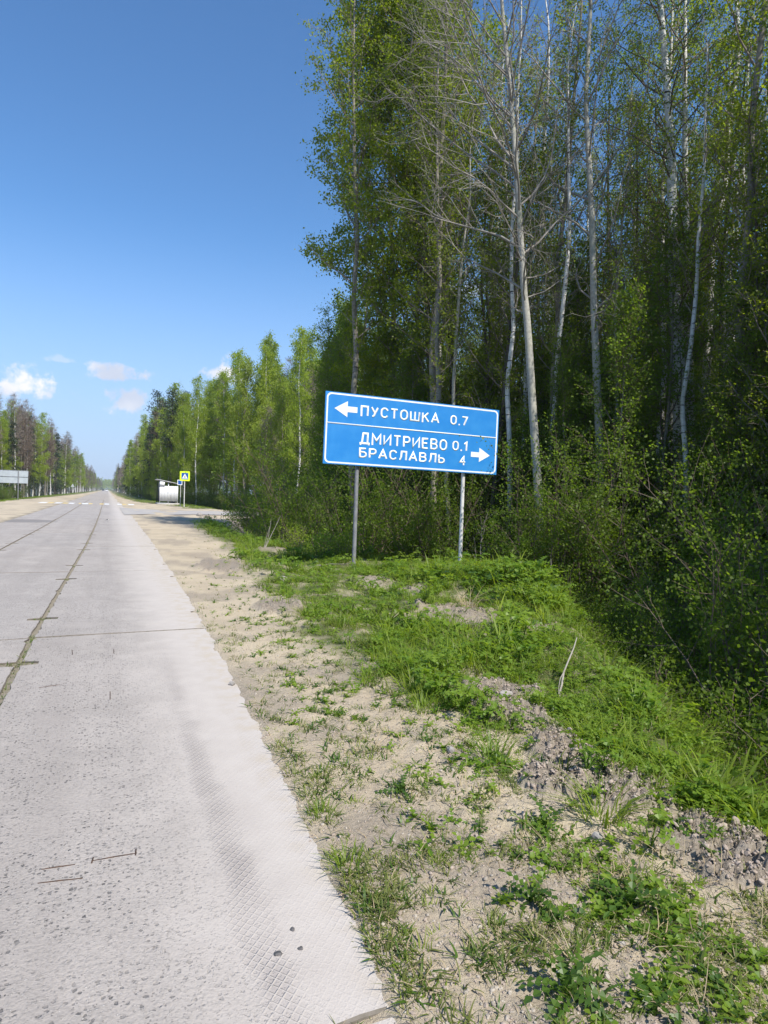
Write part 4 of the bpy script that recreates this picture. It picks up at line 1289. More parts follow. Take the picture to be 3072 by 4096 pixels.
# low bushes along its foot
pts = scatter(70, lambda r_: (r_.uniform(7, 45), r_.uniform(57, 112)), 1.3, 22, lambda x, y: -0.4 < x - float(np.interp(y, MB_Y, MB_X)) < 2.2 and (y > 59.5 or x > 14))
for x, y in pts:
    i = int(r_.integers(0, 3))
    lab = ['sunlit leafy bush at the foot of the wood beyond the side road', 'upright sunlit bush at the foot of the wood beyond the side road', 'low sunlit bush at the foot of the wood beyond the side road'][i]
    place_shrub('bush', shr[i], x, y, lab, lab.split(' at the')[0] + 'es beyond the side road', r_.uniform(0, 6.28), r_.uniform(0.8, 1.2))
print('mid', time.time() - _t0)

# the two rows along the straight road -------------------------------------------------------
def far_row(side, y0, y1, n, seed, lab_side, xs_):
    r_ = np.random.default_rng(seed)
    out_ = []
    for k in range(n):
        u = (k + r_.random()) / n
        y = y0 * (y1 / y0) ** u
        x = (np.interp(y, xs_[0], xs_[1]) + abs(r_.normal(0, 1)) * (3.0 + y * 0.008))
        out_.append((side * x, y))
    kinds = [('bare_alder_tree', bare[0], 'leafless brown alder', .27), ('bare_alder_tree', bare[1], 'leafless pale stemmed tree', .2), ('birch_tree', mid[1], 'fresh green birch', .19),
             ('aspen_tree', mid[3], 'green aspen', .1), ('spruce_tree', con[0], 'dark tall spruce', .08), ('spruce_tree', con[1], 'dark shorter spruce', .05), ('pine_tree', con[2], 'dark pine', .04), ('bare_alder_tree', bare[2], 'short leafless grey alder', .07)]
    for x, y in out_:
        pk = np.array([q[3] for q in kinds])
        if side > 0 and y < 175: pk = np.array([.08, .05, .38, .30, .03, .04, .04, .08])
        if side < 0: pk = pk * np.array([1.2, 1, 1.3, 1.2, .4, .5, .5, 1.3])
        i = int(r_.choice(len(kinds), p=pk / pk.sum()))
        nm, pr2, lb, _ = kinds[i]
        place_tree(nm, pr2, x, y, f'{lb} in the tree row along the {lab_side} side of the straight road', 'tree', f'{lb} trees along the {lab_side} side of the road', r_.uniform(0, 6.28), r_.uniform(0.85, 1.15) * (1 if side > 0 else .88), szx=1.15 if y > 200 else None)


far_row(1, 108, 1400, 300, 31, 'right', ([100, 200, 400, 1500], [8.2, 6.8, 6.3, 6.3]))
far_row(-1, 100, 1400, 300, 32, 'left', ([100, 150, 240, 400, 1500], [15.5, 12.5, 11.0, 9.5, 8.5]))
pts = scatter(26, lambda r_: (-r_.uniform(13.5, 30), r_.uniform(88, 150)), 2.0, 33, lambda x, y: x < -14.5 or y > 104)
for x, y in pts:
    i = int(r_.choice(6, p=[.2, .2, .2, .15, .15, .1]))
    nm, pr2, lb = [('birch_tree', mid[0], 'tall green birch'), ('spruce_tree', con[0], 'dark tall spruce'), ('bare_alder_tree', bare[1], 'leafless pale stemmed tree'), ('birch_tree', mid[1], 'green birch'), ('bare_alder_tree', bare[0], 'leafless brown alder'), ('spruce_tree', con[1], 'dark spruce')][i]
    place_tree(nm, pr2, x, y, f'{lb} standing close behind the grey sign back at left', 'tree', f'{lb} trees behind the left sign', r_.uniform(0, 6.28), r_.uniform(0.65, .85))
pts = [(-s_ * (13 + 3 * r_.random()), 80 + 45 * r_.random()) for s_ in [1] * 22] + [(6.6 + 1.6 * r_.random(), 112 + 160 * r_.random()) for _ in range(34)]
for x, y in pts:
    i = int(r_.integers(0, 3)); sd_ = 'left' if x < 0 else 'right'
    place_shrub('bush', shr[i], x, y, ['leafy', 'upright leafy', 'low leafy'][i] + f' bush under the tree row on the {sd_} of the road', f'roadside bushes on the {sd_}', r_.uniform(0, 6.28), r_.uniform(0.7, 1.1))

# the wood that closes the view, one mass
r2 = np.random.default_rng(77)
lf = MB()
n = 26000
xx = r2.uniform(-260, 260, n); yy = r2.uniform(1500, 1700, n)
hh2 = 19 + 5 * fbm(xx, yy, 0.06, 3, 1) + 3 * (vnoise(xx * .25, yy * .25, 2) - .5) * 2
zz = r2.random(n) ** 0.6 * hh2
leaf_quads(lf, np.column_stack([xx, yy, zz]), 3.0, r2, 0.3)
o = lf.obj('distant_forest', M['leaf_mid'])
tag(o, 'distant forest closing the view at the end of the road', 'forest', kind='stuff')
print('far', time.time() - _t0)

# ------------------------------------------------------------------ shrubs and dead wood by the sign
for k, (x, y, i, sc_, lab) in enumerate([(4.62, 16.9, 1, .85, 'young yellow green shrub leftmost of the three in front of the dark ditch'), (5.25, 16.4, 0, 1.05, 'bushy low shrub in the middle of the three left of the grey post'),
                                        (5.75, 16.3, 1, .8, 'upright green shrub nearest the grey sign post')]):
    place_shrub('shrub', lowsh[i], x, y, lab, None, k * 2.0, sc_, z=0)
place_shrub('shrub', shr[2], 6.6, 33.5, 'leafy shrub at the corner where the side road meets the dark ditch', None, 1.0, 1.15, z=-0.2)


def bare_shrub(name, label, x, y, stems, seed, mat='straw'):
    r_ = np.random.default_rng(seed)
    mb = MB()
    for (dx_, dy_, h_, n_) in stems:
        B = grow(r_, (0, 0, -0.1), (dx_, dy_, 1), h_, 6, 0.03, 0.07)
        V, F = tube(B, np.linspace(0.013, 0.004, 7), 5); mb.add(V, F)
        for j in range(n_):
            q, d = at_t(B, 0.25 + 0.65 * (j + .5) / n_)
            B2 = grow(r_, q, side_dir(r_, d, 0.8), h_ * 0.38 * r_.uniform(.5, 1.1), 4, 0.1, 0.12)
            V, F = tube(B2, np.linspace(0.008, 0.003, 5), 4); mb.add(V, F)
    o = mb.obj(name, M[mat], None, (x, y, float(height(x, y, False))), True)
    tag(o, label, 'shrub')


bare_shrub('dead_shrub', 'pale leafless shrub right beside the white sign post', 8.45, 14.0, [(0, 0, 1.35, 6), (-.5, 0, .9, 3)], 5, 'twig_pale')
bare_shrub('dead_stalks', 'three dry leaning stalks in the grass left of the sign', 4.1, 18.6, [(0.4, 0, 1.2, 0), (0.45, .1, 1.0, 0), (0.3, .2, 0.8, 0)], 6, 'twig_pale')


def stick(label, p0, p1, r0_, fork=0, mat='twig_pale', seed=1):
    r_ = np.random.default_rng(seed)
    p0 = np.array(p0, float); p1 = np.array(p1, float)
    P = np.array([p0 + (p1 - p0) * t for t in np.linspace(0, 1, 6)]); P[1:-1] += r_.normal(0, 0.012, (4, 3))
    mb = MB(); V, F = tube(P - p0, np.linspace(r0_, r0_ * 0.45, 6), 6); mb.add(V, F)
    for k in range(fork):
        q = (P - p0)[1 + k]
        B2 = grow(r_, q, unit(p0 - p1) + r_.normal(0, .35, 3), 0.3, 3, -0.1, .08)
        V, F = tube(B2, [r0_ * .5, r0_ * .4, r0_ * .3, r0_ * .2], 4); mb.add(V, F)
    o = mb.obj('stick', M[mat], None, tuple(p0), True)
    tag(o, label, 'stick')


stick('pale stick leaning out of the grass over the dark ditch', (3.55, 4.55, -0.05), (4.05, 4.95, 0.36), 0.011, 2)
stick('bent dry twig lying in the grass at the foot of the grey post', (4.35, 14.2, 0.05), (5.05, 13.8, 0.12), 0.012, 1, seed=2)
stick('thin dry stalk standing at the edge of the dark bank', (7.35, 9.9, -0.1), (7.75, 10.3, 0.55), 0.009, 0, seed=3)

# ------------------------------------------------------------------ ground plants
def blade_strip(mb, p, az, L, w_, bend, lean, mat=0):
    d = np.array([math.cos(az), math.sin(az), 0.0])
    s = np.array([-math.sin(az), math.cos(az), 0.0])
    pts_ = []
    for k, t in enumerate((0, 0.4, 0.75, 1.0)):
        out_ = L * (lean * t + bend * t * t)
        up_ = L * (t - 0.45 * (lean + bend) * t * t)
        c_ = p + d * out_ + np.array([0, 0, up_])
        ww = w_ * (1, 0.85, 0.55, 0.05)[k] / 2
        pts_ += [c_ - s * ww, c_ + s * ww]
    mb.add(pts_, [(0, 1, 3, 2), (2, 3, 5, 4), (4, 5, 7, 6)], mat)


def tuft(seed, n, L, w_, spread, bend, mat):
    r_ = np.random.default_rng(seed)
    mb = MB()
    for i in range(n):
        a = r_.uniform(0, 6.28); rr = spread * math.sqrt(r_.random())
        blade_strip(mb, np.array([math.cos(a) * rr, math.sin(a) * rr, -0.008]), a + r_.normal(0, .8), L * r_.uniform(0.5, 1.25), w_ * r_.uniform(.7, 1.3), bend * r_.uniform(0.2, 1.3), r_.uniform(0.05, .45))
    return mb.mesh('tuft', M[mat])


def lobed(L, w_, n=5, droop=0.5, fold=0.15):
    """jagged leaf built along +X from the origin: lobes left and right of a midrib"""
    V = []; F = []
    sp = [(t, L * t, 0.25 * L * t * (1 - t) * 2 - droop * L * t * t * .4) for t in np.linspace(0, 1, n + 1)]
    for k in range(n):
        t0, x0_, z0_ = sp[k]; t1, x1_, z1_ = sp[k + 1]
        env = math.sin(PI * min(1, 0.18 + 0.75 * (t0 + t1) / 2)) ** 0.7
        for s in (-1, 1):
            b = len(V)
            V += [(x0_, 0, z0_), (x1_, 0, z1_), ((x0_ * .3 + x1_ * .7) - 0.02 * L, s * w_ * env, (z0_ + z1_) / 2 + fold * w_ * env), (x1_ - 0.01 * L, s * w_ * 0.35 * env, z1_ + fold * w_ * .3)]
            F.append((b, b + 3, b + 2, b + 0) if False else (b, b + 1, b + 3, b + 2))
    return np.array(V), np.array(F)


def rot_xyz(V, yaw_, pitch_, roll_=0.0):
    cr, sr = math.cos(roll_), math.sin(roll_)
    Rx = np.array([[1, 0, 0], [0, cr, -sr], [0, sr, cr]])
    cp, sp = math.cos(pitch_), math.sin(pitch_)
    Ry = np.array([[cp, 0, -sp], [0, 1, 0], [sp, 0, cp]])
    cy, sy = math.cos(yaw_), math.sin(yaw_)
    Rz = np.array([[cy, -sy, 0], [sy, cy, 0], [0, 0, 1]])
    return V @ (Rz @ Ry @ Rx).T


def herb(seed, nl, L, mat, lobes=5, height_=0.15):
    r_ = np.random.default_rng(seed)
    mb = MB()
    for i in range(nl):
        a = i * 2.4 + r_.normal(0, .3)
        st = height_ * r_.uniform(0.3, 1.2)
        out_ = st * r_.uniform(0.3, 0.9)
        base = np.array([math.cos(a) * out_, math.sin(a) * out_, st])
        V, F = tube([(0, 0, -0.01), tuple(base * [.5, .5, .6]), tuple(base)], [0.003, 0.0025, 0.002], 3)
        mb.add(V, F)
        LL = L * r_.uniform(.6, 1.2)
        for part, (off, ang_, sc_) in enumerate(((0, 0, 1.0), (0, 0.95, .75), (0, -0.95, .75))):
            V, F = lobed(LL * sc_, LL * sc_ * 0.33, lobes - (part > 0), 0.5)
            mb.add(rot_xyz(V, a + ang_, r_.uniform(-0.25, .45), r_.normal(0, .3)) + base, F)
    return mb.mesh('herb', M[mat])


def rosette(seed, nl, L, w_, mat):
    r_ = np.random.default_rng(seed)
    mb = MB()
    for i in range(nl):
        V, F = lobed(L * r_.uniform(.6, 1.2), w_, 3, .6)
        mb.add(rot_xyz(V, i * 2.4 + r_.normal(0, .3), r_.uniform(0.1, .9)), F)
    return mb.mesh('rosette', M[mat])


def stonelet(seed, mat, s=1.0):
    r_ = np.random.default_rng(seed)
    mb = MB()
    V = np.array([(math.cos(a) * math.cos(e), math.sin(a) * math.cos(e), math.sin(e)) for e in (-0.7, 0.1, 0.8) for a in np.arange(5) * 1.2566 + e]) * r_.uniform(0.75, 1.2, (15, 1)) * [1, .8, .6]
    F = [(r0 * 5 + k, r0 * 5 + (k + 1) % 5, (r0 + 1) * 5 + (k + 1) % 5, (r0 + 1) * 5 + k) for r0 in (0, 1) for k in range(5)]
    mb.add(V * s, F)
    mb.add(V[10:] * s, [(0, 1, 2, 3, 4)])
    return mb.mesh('stone', M[mat])


def gn_scatter(name, protos, P, scale, tilt, label, cat, seed=0):
    """one object: the points carry copies of small plants"""
    r_ = np.random.default_rng(seed + 900)
    n = len(P)
    me = bpy.data.meshes.new(name)
    me.vertices.add(n)
    me.vertices.foreach_set('co', np.asarray(P, np.float32).ravel())
    rot = np.column_stack([r_.normal(0, tilt, n), r_.normal(0, tilt, n), r_.uniform(0, 6.28, n)]).astype(np.float32)
    a = me.attributes.new('rot', 'FLOAT_VECTOR', 'POINT'); a.data.foreach_set('vector', rot.ravel())
    a = me.attributes.new('scl', 'FLOAT', 'POINT'); a.data.foreach_set('value', np.asarray(scale, np.float32))
    a = me.attributes.new('pick', 'INT', 'POINT'); a.data.foreach_set('value', r_.integers(0, len(protos), n).astype(np.int32))
    for p in protos:
        for mt in p.materials:
            if mt.name not in me.materials: me.materials.append(mt)
    o = link(name, me)
    tag(o, label, cat, kind='stuff')
    ng = bpy.data.node_groups.new(name + '_nodes', 'GeometryNodeTree')
    ng.interface.new_socket('Geometry', in_out='INPUT', socket_type='NodeSocketGeometry')
    ng.interface.new_socket('Geometry', in_out='OUTPUT', socket_type='NodeSocketGeometry')
    G = NT(ng)
    gi = G.n('NodeGroupInput'); go = G.n('NodeGroupOutput')
    join = G.n('GeometryNodeGeometryToInstance')
    # sockets of a multi input come out in reverse order of linking; order does not matter here
    for p in protos:
        po = bpy.data.objects.new(p.name, p)       # never linked to the scene: it only lends its shape
        oi_ = G.n('GeometryNodeObjectInfo')
        oi_.inputs['Object'].default_value = po
        ng.links.new(oi_.outputs['Geometry'], join.inputs[0])
    iop = G.n('GeometryNodeInstanceOnPoints')
    m2p = G.n('GeometryNodeMeshToPoints')
    ng.links.new(gi.outputs[0], m2p.inputs['Mesh'])
    ng.links.new(m2p.outputs[0], iop.inputs['Points'])
    ng.links.new(join.outputs[0], iop.inputs['Instance'])
    iop.inputs['Pick Instance'].default_value = True
    for att, typ, sock in (('rot', 'FLOAT_VECTOR', 'Rotation'), ('scl', 'FLOAT', 'Scale'), ('pick', 'INT', 'Instance Index')):
        na = G.n('GeometryNodeInputNamedAttribute', data_type=typ)
        na.inputs['Name'].default_value = att
        ng.links.new(na.outputs['Attribute'], iop.inputs[sock])
    ng.links.new(iop.outputs[0], go.inputs[0])
    md = o.modifiers.new('scatter', 'NODES')
    md.node_group = ng
    return o


def sample(n, b0, b1, r0_, r1_, dens, seed, lin=1.0):
    """points in a fan in front of the camera, thinned by dens(x, y)"""
    r_ = np.random.default_rng(seed)
    b = np.radians(r_.uniform(b0, b1, n))
    u = r_.random(n)
    r = r0_ * (r1_ / r0_) ** (u ** lin)
    x = r * np.sin(b); y = r * np.cos(b)
    k = r_.random(n) < dens(x, y)
    x, y = x[k], y[k]
    return x, y, height(x, y)


tA = [tuft(1, 8, 0.045, 0.0045, 0.03, 0.9, 'grass_dull'), tuft(2, 5, 0.06, 0.0055, 0.02, 1.0, 'grass_dull'), tuft(3, 10, 0.035, 0.004, 0.03, 0.8, 'grass'), tuft(31, 4, 0.05, 0.007, 0.012, 1.1, 'dandelion'), tuft(32, 3, 0.07, 0.003, 0.02, .8, 'straw')]
tB = [tuft(4, 14, 0.12, 0.0055, 0.05, 0.7, 'grass'), tuft(5, 10, 0.19, 0.0065, 0.05, 0.9, 'grass'), tuft(6, 16, 0.09, 0.005, 0.06, 0.6, 'grass'), tuft(33, 12, .11, .006, .05, 1.0, 'grass_dull'), herb(34, 5, .06, 'herb', 4, .08)]
tC = [rosette(7, 6, 0.05, 0.010, 'dandelion'), rosette(8, 5, 0.07, 0.012, 'herb'), rosette(9, 8, 0.045, 0.012, 'herb')]
def broad(seed, nl, L, w_, h_, mat, lobes=3):
    r_ = np.random.default_rng(seed)
    mb = MB()
    for i in range(nl):
        a = i * 2.4 + r_.normal(0, .4); st = h_ * r_.uniform(.3, 1.2); o_ = st * r_.uniform(.2, .8)
        base = np.array([math.cos(a) * o_, math.sin(a) * o_, st])
        V, F = tube([(0, 0, -0.01), tuple(base * [.4, .4, .6]), tuple(base)], [0.003, 0.0025, 0.002], 3); mb.add(V, F)
        V, F = lobed(L * r_.uniform(.6, 1.3), w_ * r_.uniform(.8, 1.2), lobes, .6)
        mb.add(rot_xyz(V, a, r_.uniform(-.3, .7), r_.normal(0, .35)) + base, F)
    return mb.mesh('herb', M[mat])


tD = [herb(10, 8, 0.070, 'herb', 5, .13), herb(11, 9, 0.080, 'herb', 4, .16), broad(12, 9, .09, .035, .10, 'herb'), broad(13, 14, .05, .022, .12, 'grass'), tuft(34, 16, .16, .006, .05, .8, 'grass'), broad(14, 8, .11, .03, .05, 'dandelion', 5), tuft(35, 6, .08, .003, .05, 1.1, 'straw')]
tE = [tuft(13, 9, 0.10, 0.0035, 0.05, 1.2, 'straw'), tuft(14, 5, 0.11, 0.003, 0.03, 1.0, 'straw')]
def inv(f): return lambda x, y: 1 - f(x, y)
def off_forest(x, y):
    return 1 - sstep(x - np.interp(y, CR_Y, CR_X), 1.2, 2.6) * ((y < 41) | (y > 64))
def d_sparse(x, y):
    st = np.interp(y, ST_Y, ST_X)
    g = grass_density(x, y)
    ed = x - slab_edge(y)
    clump = sstep(fbm(x, y, 4.6, 3, 1), 0.47, 0.60)
    band_ = sstep(ed, 0.04, 0.10) * (1 - sstep(ed, 0.14, 0.30)) * (.35 + .65 * sstep(fbm(x, y, 1.7, 2, 3), 0.40, 0.5)) * (y < 14)
    bare = (y > 8) * sstep(y, 8, 11) * (1 - sstep(x - st, -.9, 0.0))
    return (sstep(ed, 0.05, .12) * (y < 30) * (0.05 + 0.50 * clump) * (1 - bare * .95) * off_forest(x, y) * (1 - .85 * clod_mask(x, y)) + 0.42 * band_) * (ed > .03)
x, y, z = sample(52000, -4, 60, 1.6, 26, d_sparse, 1)
r_ = np.random.default_rng(3)
gn_scatter('short_grass', tA, np.column_stack([x, y, z]), r_.uniform(0.6, 1.5, len(x)), .15, 'short dull grass tufts on the sandy verge and along the slab edge', 'grass', 1)
def d_dense(x, y):
    far = 1 / (1 + (np.hypot(x, y) / 60))
    return grass_density(x, y) * off_forest(x, y) * (0.12 + 0.88 * sstep(fbm(x, y, 2.6, 3, 5), 0.36, 0.58)) * np.where(x < 0, 0.7, 1)
x, y, z = sample(110000, -16, 58, 2.2, 48, d_dense, 2, 0.8)
x2, y2, z2 = sample(42000, -20, 14, 58, 320, lambda x, y: grass_density(x, y) * off_forest(x, y), 4)
sc_ = np.concatenate([np.clip(r_.lognormal(-.25, .38, len(x)), .3, 1.9) * (0.55 + 0.9 * sstep(fbm(x, y, .9, 3, 0), .35, .65)) * (0.8 + 0.35 * sstep(x, 2.2, 4.2)) * (1 + np.hypot(x, y) / 60), r_.uniform(0.9, 1.7, len(x2))])
gn_scatter('green_grass', tB, np.column_stack([np.concatenate([x, x2]), np.concatenate([y, y2]), np.concatenate([z, z2])]), sc_, .15, 'fresh green grass covering the roadside bank', 'grass', 2)
print('grass', len(x), len(x2))
def d_weed(x, y):
    st = np.interp(y, ST_Y, ST_X)
    return sstep(x, 1.1, 1.4) * (y < 16) * sstep(x - st, -1.3, .2) * off_forest(x, y) * (0.25 + .75 * sstep(fbm(x, y, 3.3, 2, 0), .45, .6)) * (1 - .7 * clod_mask(x, y)) * .8
x, y, z = sample(9000, -2, 60, 1.6, 15, d_weed, 5)
gn_scatter('small_weeds', tC, np.column_stack([x, y, z]), r_.uniform(0.6, 1.6, len(x)), .2, 'small leafy weeds scattered over the verge', 'weeds', 3)
def d_herb(x, y):
    mound = np.exp(-((x - 6.9) / 2.1) ** 2 - ((y - 12.0) / 3.0) ** 2)
    crest = np.exp(-((x - np.interp(y, CR_Y, CR_X) + 0.5) / 0.8) ** 2) * (y < 17)
    left_ = np.exp(-((x - 4.7) / 1.6) ** 2 - ((y - 33) / 8) ** 2)
    p = np.maximum.reduce([mound * 1.6, crest * 1.0, left_ * 1.2, 0.35 * sstep(x - np.interp(y, ST_Y, ST_X), 1.2, 2.4)])
    brown = np.exp(-((x - 4.8) / .9) ** 2 - ((y - 7.6) / 1.3) ** 2)
    return np.clip(p, 0, 1) * sstep(x - np.interp(y, ST_Y, ST_X), .1, .8) * off_forest(x, y) * (0.05 + .95 * sstep(fbm(x, y, 1.7, 4, 3), .42, .56)) * (1 - .9 * clod_mask(x, y)) * (1 - .8 * brown) * (y < 39)
x, y, z = sample(24000, 4, 58, 2.4, 40, d_herb, 6)
gn_scatter('leafy_herbs', tD, np.column_stack([x, y, z]), np.clip(r_.lognormal(-.1, .35, len(x)), .4, 2.0) * (0.5 + .75 * sstep(y, 3, 9)) * (.7 + .6 * sstep(fbm(x, y, 1.1, 2, 4), .35, .65)) * (1 - .5 * np.exp(-((x - 5.2) / 1.0) ** 2 - ((y - 13.4) / 1.2) ** 2) - .35 * np.exp(-((x - 7.9) / .8) ** 2 - ((y - 13.6) / .8) ** 2)), .15, 'lobed leafy herbs covering the earth heap around the sign posts', 'herbs', 4)
print('herbs', len(x))
def d_ditch(x, y):
    dd_ = x - np.interp(y, CR_Y, CR_X)
    return sstep(dd_, 0.3, 1.2) * (1 - sstep(dd_, 6, 9)) * (y < 40) * (.25 + .6 * sstep(fbm(x, y, 1.2, 2, 1), .4, .6))
x, y, z = sample(15000, 10, 60, 3.2, 38, d_ditch, 7)
gn_scatter('ditch_herbs', tD, np.column_stack([x, y, z]), r_.uniform(0.6, 1.5, len(x)), .2, 'shaded low herbs covering the sides of the dark ditch', 'herbs', 5)
def d_straw(x, y):
    dd_ = x - np.interp(y, CR_Y, CR_X)
    return np.clip(0.10 * sstep(x, 1.3, 1.8) + 0.25 * sstep(dd_, -0.8, 0.3) + 1.0 * np.exp(-((x - 4.95) / .35) ** 2 - ((y - 8.5) / .35) ** 2) + .5 * np.exp(-((x - 4.7) / .6) ** 2 - ((y - 14.2) / .5) ** 2), 0, 1) * (y < 30)
x, y, z = sample(9000, 2, 60, 2.2, 30, d_straw, 8)
gn_scatter('dry_straw', tE, np.column_stack([x, y, z]), r_.uniform(0.5, 1.2, len(x)), .35, 'dead straw lying between the green grass', 'straw', 6)
# pebbles and crumbs of earth
pb = [stonelet(i, 'pebble') for i in range(3)] + [stonelet(20 + i, 'clod') for i in range(3)]
cl_ = [stonelet(10 + i, 'clod') for i in range(3)]
def d_peb(x, y): return (x > slab_edge(y) + .02) * (.35 + .65 * (1 - grass_density(x, y))) * off_forest(x, y)
x, y, z = sample(42000, -2, 60, 1.5, 12, d_peb, 9)
gn_scatter('gravel', pb, np.column_stack([x, y, z + .001]), r_.gamma(2.0, 0.0016, len(x)) + 0.0015, .5, 'small gravel strewn over the sandy verge', 'gravel', 7)
x, y, z = sample(60000, 20, 58, 2.0, 18, lambda x, y: clod_mask(x, y), 10)
gn_scatter('earth_clods', cl_, np.column_stack([x, y, z]), r_.gamma(2.0, 0.0028, len(x)) + 0.0025, .6, 'crumbly clods of dug earth in bare patches of the bank', 'earth', 8)
print('clods', len(x))
# weeds in the joints of the slabs
jp = []
JX = -0.71
for yj, nn_ in ((1.8, 50), (7.9, 80), (14.0, 60), (20.1, 30)):
    for _ in range(nn_):
        xx_ = r_.uniform(-.7, 1.1) if r_.random() < .35 else r_.uniform(.6, 1.15)
        jp.append((xx_ + float(rc(yj)), yj + .06 * xx_ + r_.normal(0, .01)))
for yn in (2.92, 6.78, 9.02, 12.88, 15.12, 18.98, 21.2):
    jp += [(JX + float(rc(yn)) + r_.normal(0, .06), yn - .04 + r_.normal(0, .04)) for _ in range(34)]
jp += [(JX + r_.normal(0, .02), r_.uniform(5.2, 8.1)) for _ in range(130)]
for _ in range(70):
    yn = r_.uniform(8.1, 30); jp.append((JX + float(rc(yn)) + r_.normal(0, .008), yn))
jp = np.array(jp)
gn_scatter('joint_grass', tA, np.column_stack([jp, np.full(len(jp), -0.022)]), np.where(jp[:, 0] < -.4, 1.35, 1.0) * r_.uniform(.3, .85, len(jp)), .3, 'thin weeds growing in the joints between the slabs', 'grass', 9)

# dandelions and other single plants, leaf by leaf
dl_me = []
for s_, (n_, w_) in enumerate(((7, .026), (6, .021), (8, .029))):
    V, F = lobed(0.21, w_, n_, .75, .2)
    mb = MB(); mb.add(V, F); dl_me.append(mb.mesh('leaf', M['dandelion']))
DL = [(1.60, 2.17, 16, .95, 'dandelion plant with upright jagged leaves on bare sand in front of the clod heap'), (1.97, 2.02, 18, 1.15, 'broad jagged dandelion plant below the large grass clump at right'),
      (1.40, 1.70, 16, 1.0, 'dark jagged dandelion plant at the bottom right of the verge'), (1.50, 3.22, 13, .85, 'spreading jagged plant standing alone on the sand between slab and grass'),
      (1.62, 1.55, 12, .9, 'jagged leaved plant cut by the bottom edge of the picture'), (2.72, 3.16, 14, .95, 'narrow leaved rosette at the upper rim of the clod heap'),
      (2.02, 2.66, 12, .9, 'leaf rosette on the sand left of the large grass clump'), (2.6, 2.42, 12, .8, 'small jagged rosette beside the clods near the right edge')]
for k, (x_, y_, nl, sc_, lab) in enumerate(DL):
    r_ = np.random.default_rng(600 + k)
    o = bpy.data.objects.new('dandelion', None); COL.objects.link(o)
    o.location = (x_, y_, float(height(x_, y_))); o.empty_display_size = .1
    tag(o, lab, 'plant')
    for i in range(nl):
        l = link('leaf', dl_me[i % 3], o)
        l.rotation_euler = (r_.normal(0, .35), -r_.uniform(0.05, 1.15) * (1 if i > 4 else .4), i * 2.4 + r_.normal(0, .2))
        l.scale = (.85 * sc_ * r_.uniform(.6, 1.05),) * 3
# bigger clumps of grass as single things
cl_me = [tuft(40, 90, 0.28, 0.007, 0.10, 0.9, 'grass'), tuft(41, 70, 0.22, 0.006, 0.09, 0.7, 'grass'), tuft(42, 60, 0.12, 0.005, 0.07, 0.7, 'grass'), tuft(43, 70, .35, .004, .12, 1.2, 'straw')]
for x_, y_, i, sc_, lab in [(2.35, 2.62, 0, 1.0, 'large clump of long grass left of the heap of clods'), (2.22, 3.45, 1, 1.0, 'upright grass clump in the middle of the sandy verge'), (3.05, 3.6, 0, .95, 'long pale grass clump at the edge of the dark ditch'),
                            (.98, 2.62, 2, 1.0, 'low dense grass tuft at the slab edge, nearest of two'), (1.02, 3.1, 2, .9, 'low dense grass tuft at the slab edge, farther of two'), (4.95, 8.5, 3, 1.2, 'clump of dead yellow straw on the side of the earth heap'),
                            (7.6, 14.2, 0, 1.5, 'dark green grass clump at the left foot of the white post'), (6.9, 13.9, 0, 1.4, 'tall dark grass clump between the two sign posts'), (2.2, 4.4, 1, .9, 'grass clump among thin grass halfway up the verge')]:
    o = link('grass_clump', cl_me[i], None, (x_, y_, float(height(x_, y_)) - .005), r_.uniform(0, 6), sc_)
    tag(o, lab, 'grass clump')
# stones
def stone_obj(x_, y_, s_, lab, seed, mt='stone', z=None):
    r_ = np.random.default_rng(seed)
    import bmesh
    bm = bmesh.new(); bmesh.ops.create_icosphere(bm, subdivisions=2, radius=1)
    k_ = r_.uniform(.75, 1.15, 3)
    for v in bm.verts:
        nn = 1 + 0.18 * math.sin(v.co.x * 3 + seed) + 0.12 * math.sin(v.co.y * 5 + seed * 2)
        v.co = Vector((v.co.x * k_[0] * nn, v.co.y * k_[1] * nn, v.co.z * .6 * k_[2] * nn)) * s_
    me = bpy.data.meshes.new('stone'); bm.to_mesh(me); bm.free(); me.materials.append(M[mt])
    o = link('stone', me, None, (x_, y_, (float(height(x_, y_)) if z is None else z) + s_ * .3))
    tag(o, lab, 'stone')


M['stone_dark'] = simple('dark_stone', (0.07, 0.07, 0.07), .7, (.13, .12, .12), 30)
for x_, y_, s_, lab, sd_, mt, z_ in [(0.99, 5.55, .035, 'brownish stone lying on the slab edge beside the grass', 1, 'stone', .0), (2.02, 3.62, .035, 'pale stone half hidden in the middle grass', 2, 'stone', None), (2.22, 2.5, .035, 'pale broken stone beside the large grass clump', 3, 'stone', None),
                                    (1.78, 1.86, .016, 'small whitish pebble between the dandelions', 4, 'stone', None), (0.58, 2.22, .012, 'small black pebble on the concrete, left of the other two', 5, 'stone_dark', .0), (0.66, 2.22, .010, 'small black pebble on the concrete, right of the other two', 6, 'stone_dark', 0.),
                                    (0.66, 2.33, .010, 'small black pebble on the concrete, farther from the bottom edge', 7, 'stone_dark', 0.), (5.67, 45.3, .28, 'brown boulder at the near edge of the side road', 8, 'stone', .0), (3.05, 12.0, .10, 'grey lump of earth at the end of the bare sandy patch', 9, 'stone', None), (3.0, 4.5, .05, 'pale stone on the upper clod patch', 10, 'stone', None)]:
    stone_obj(x_, y_, s_, lab, sd_, mt, z_)

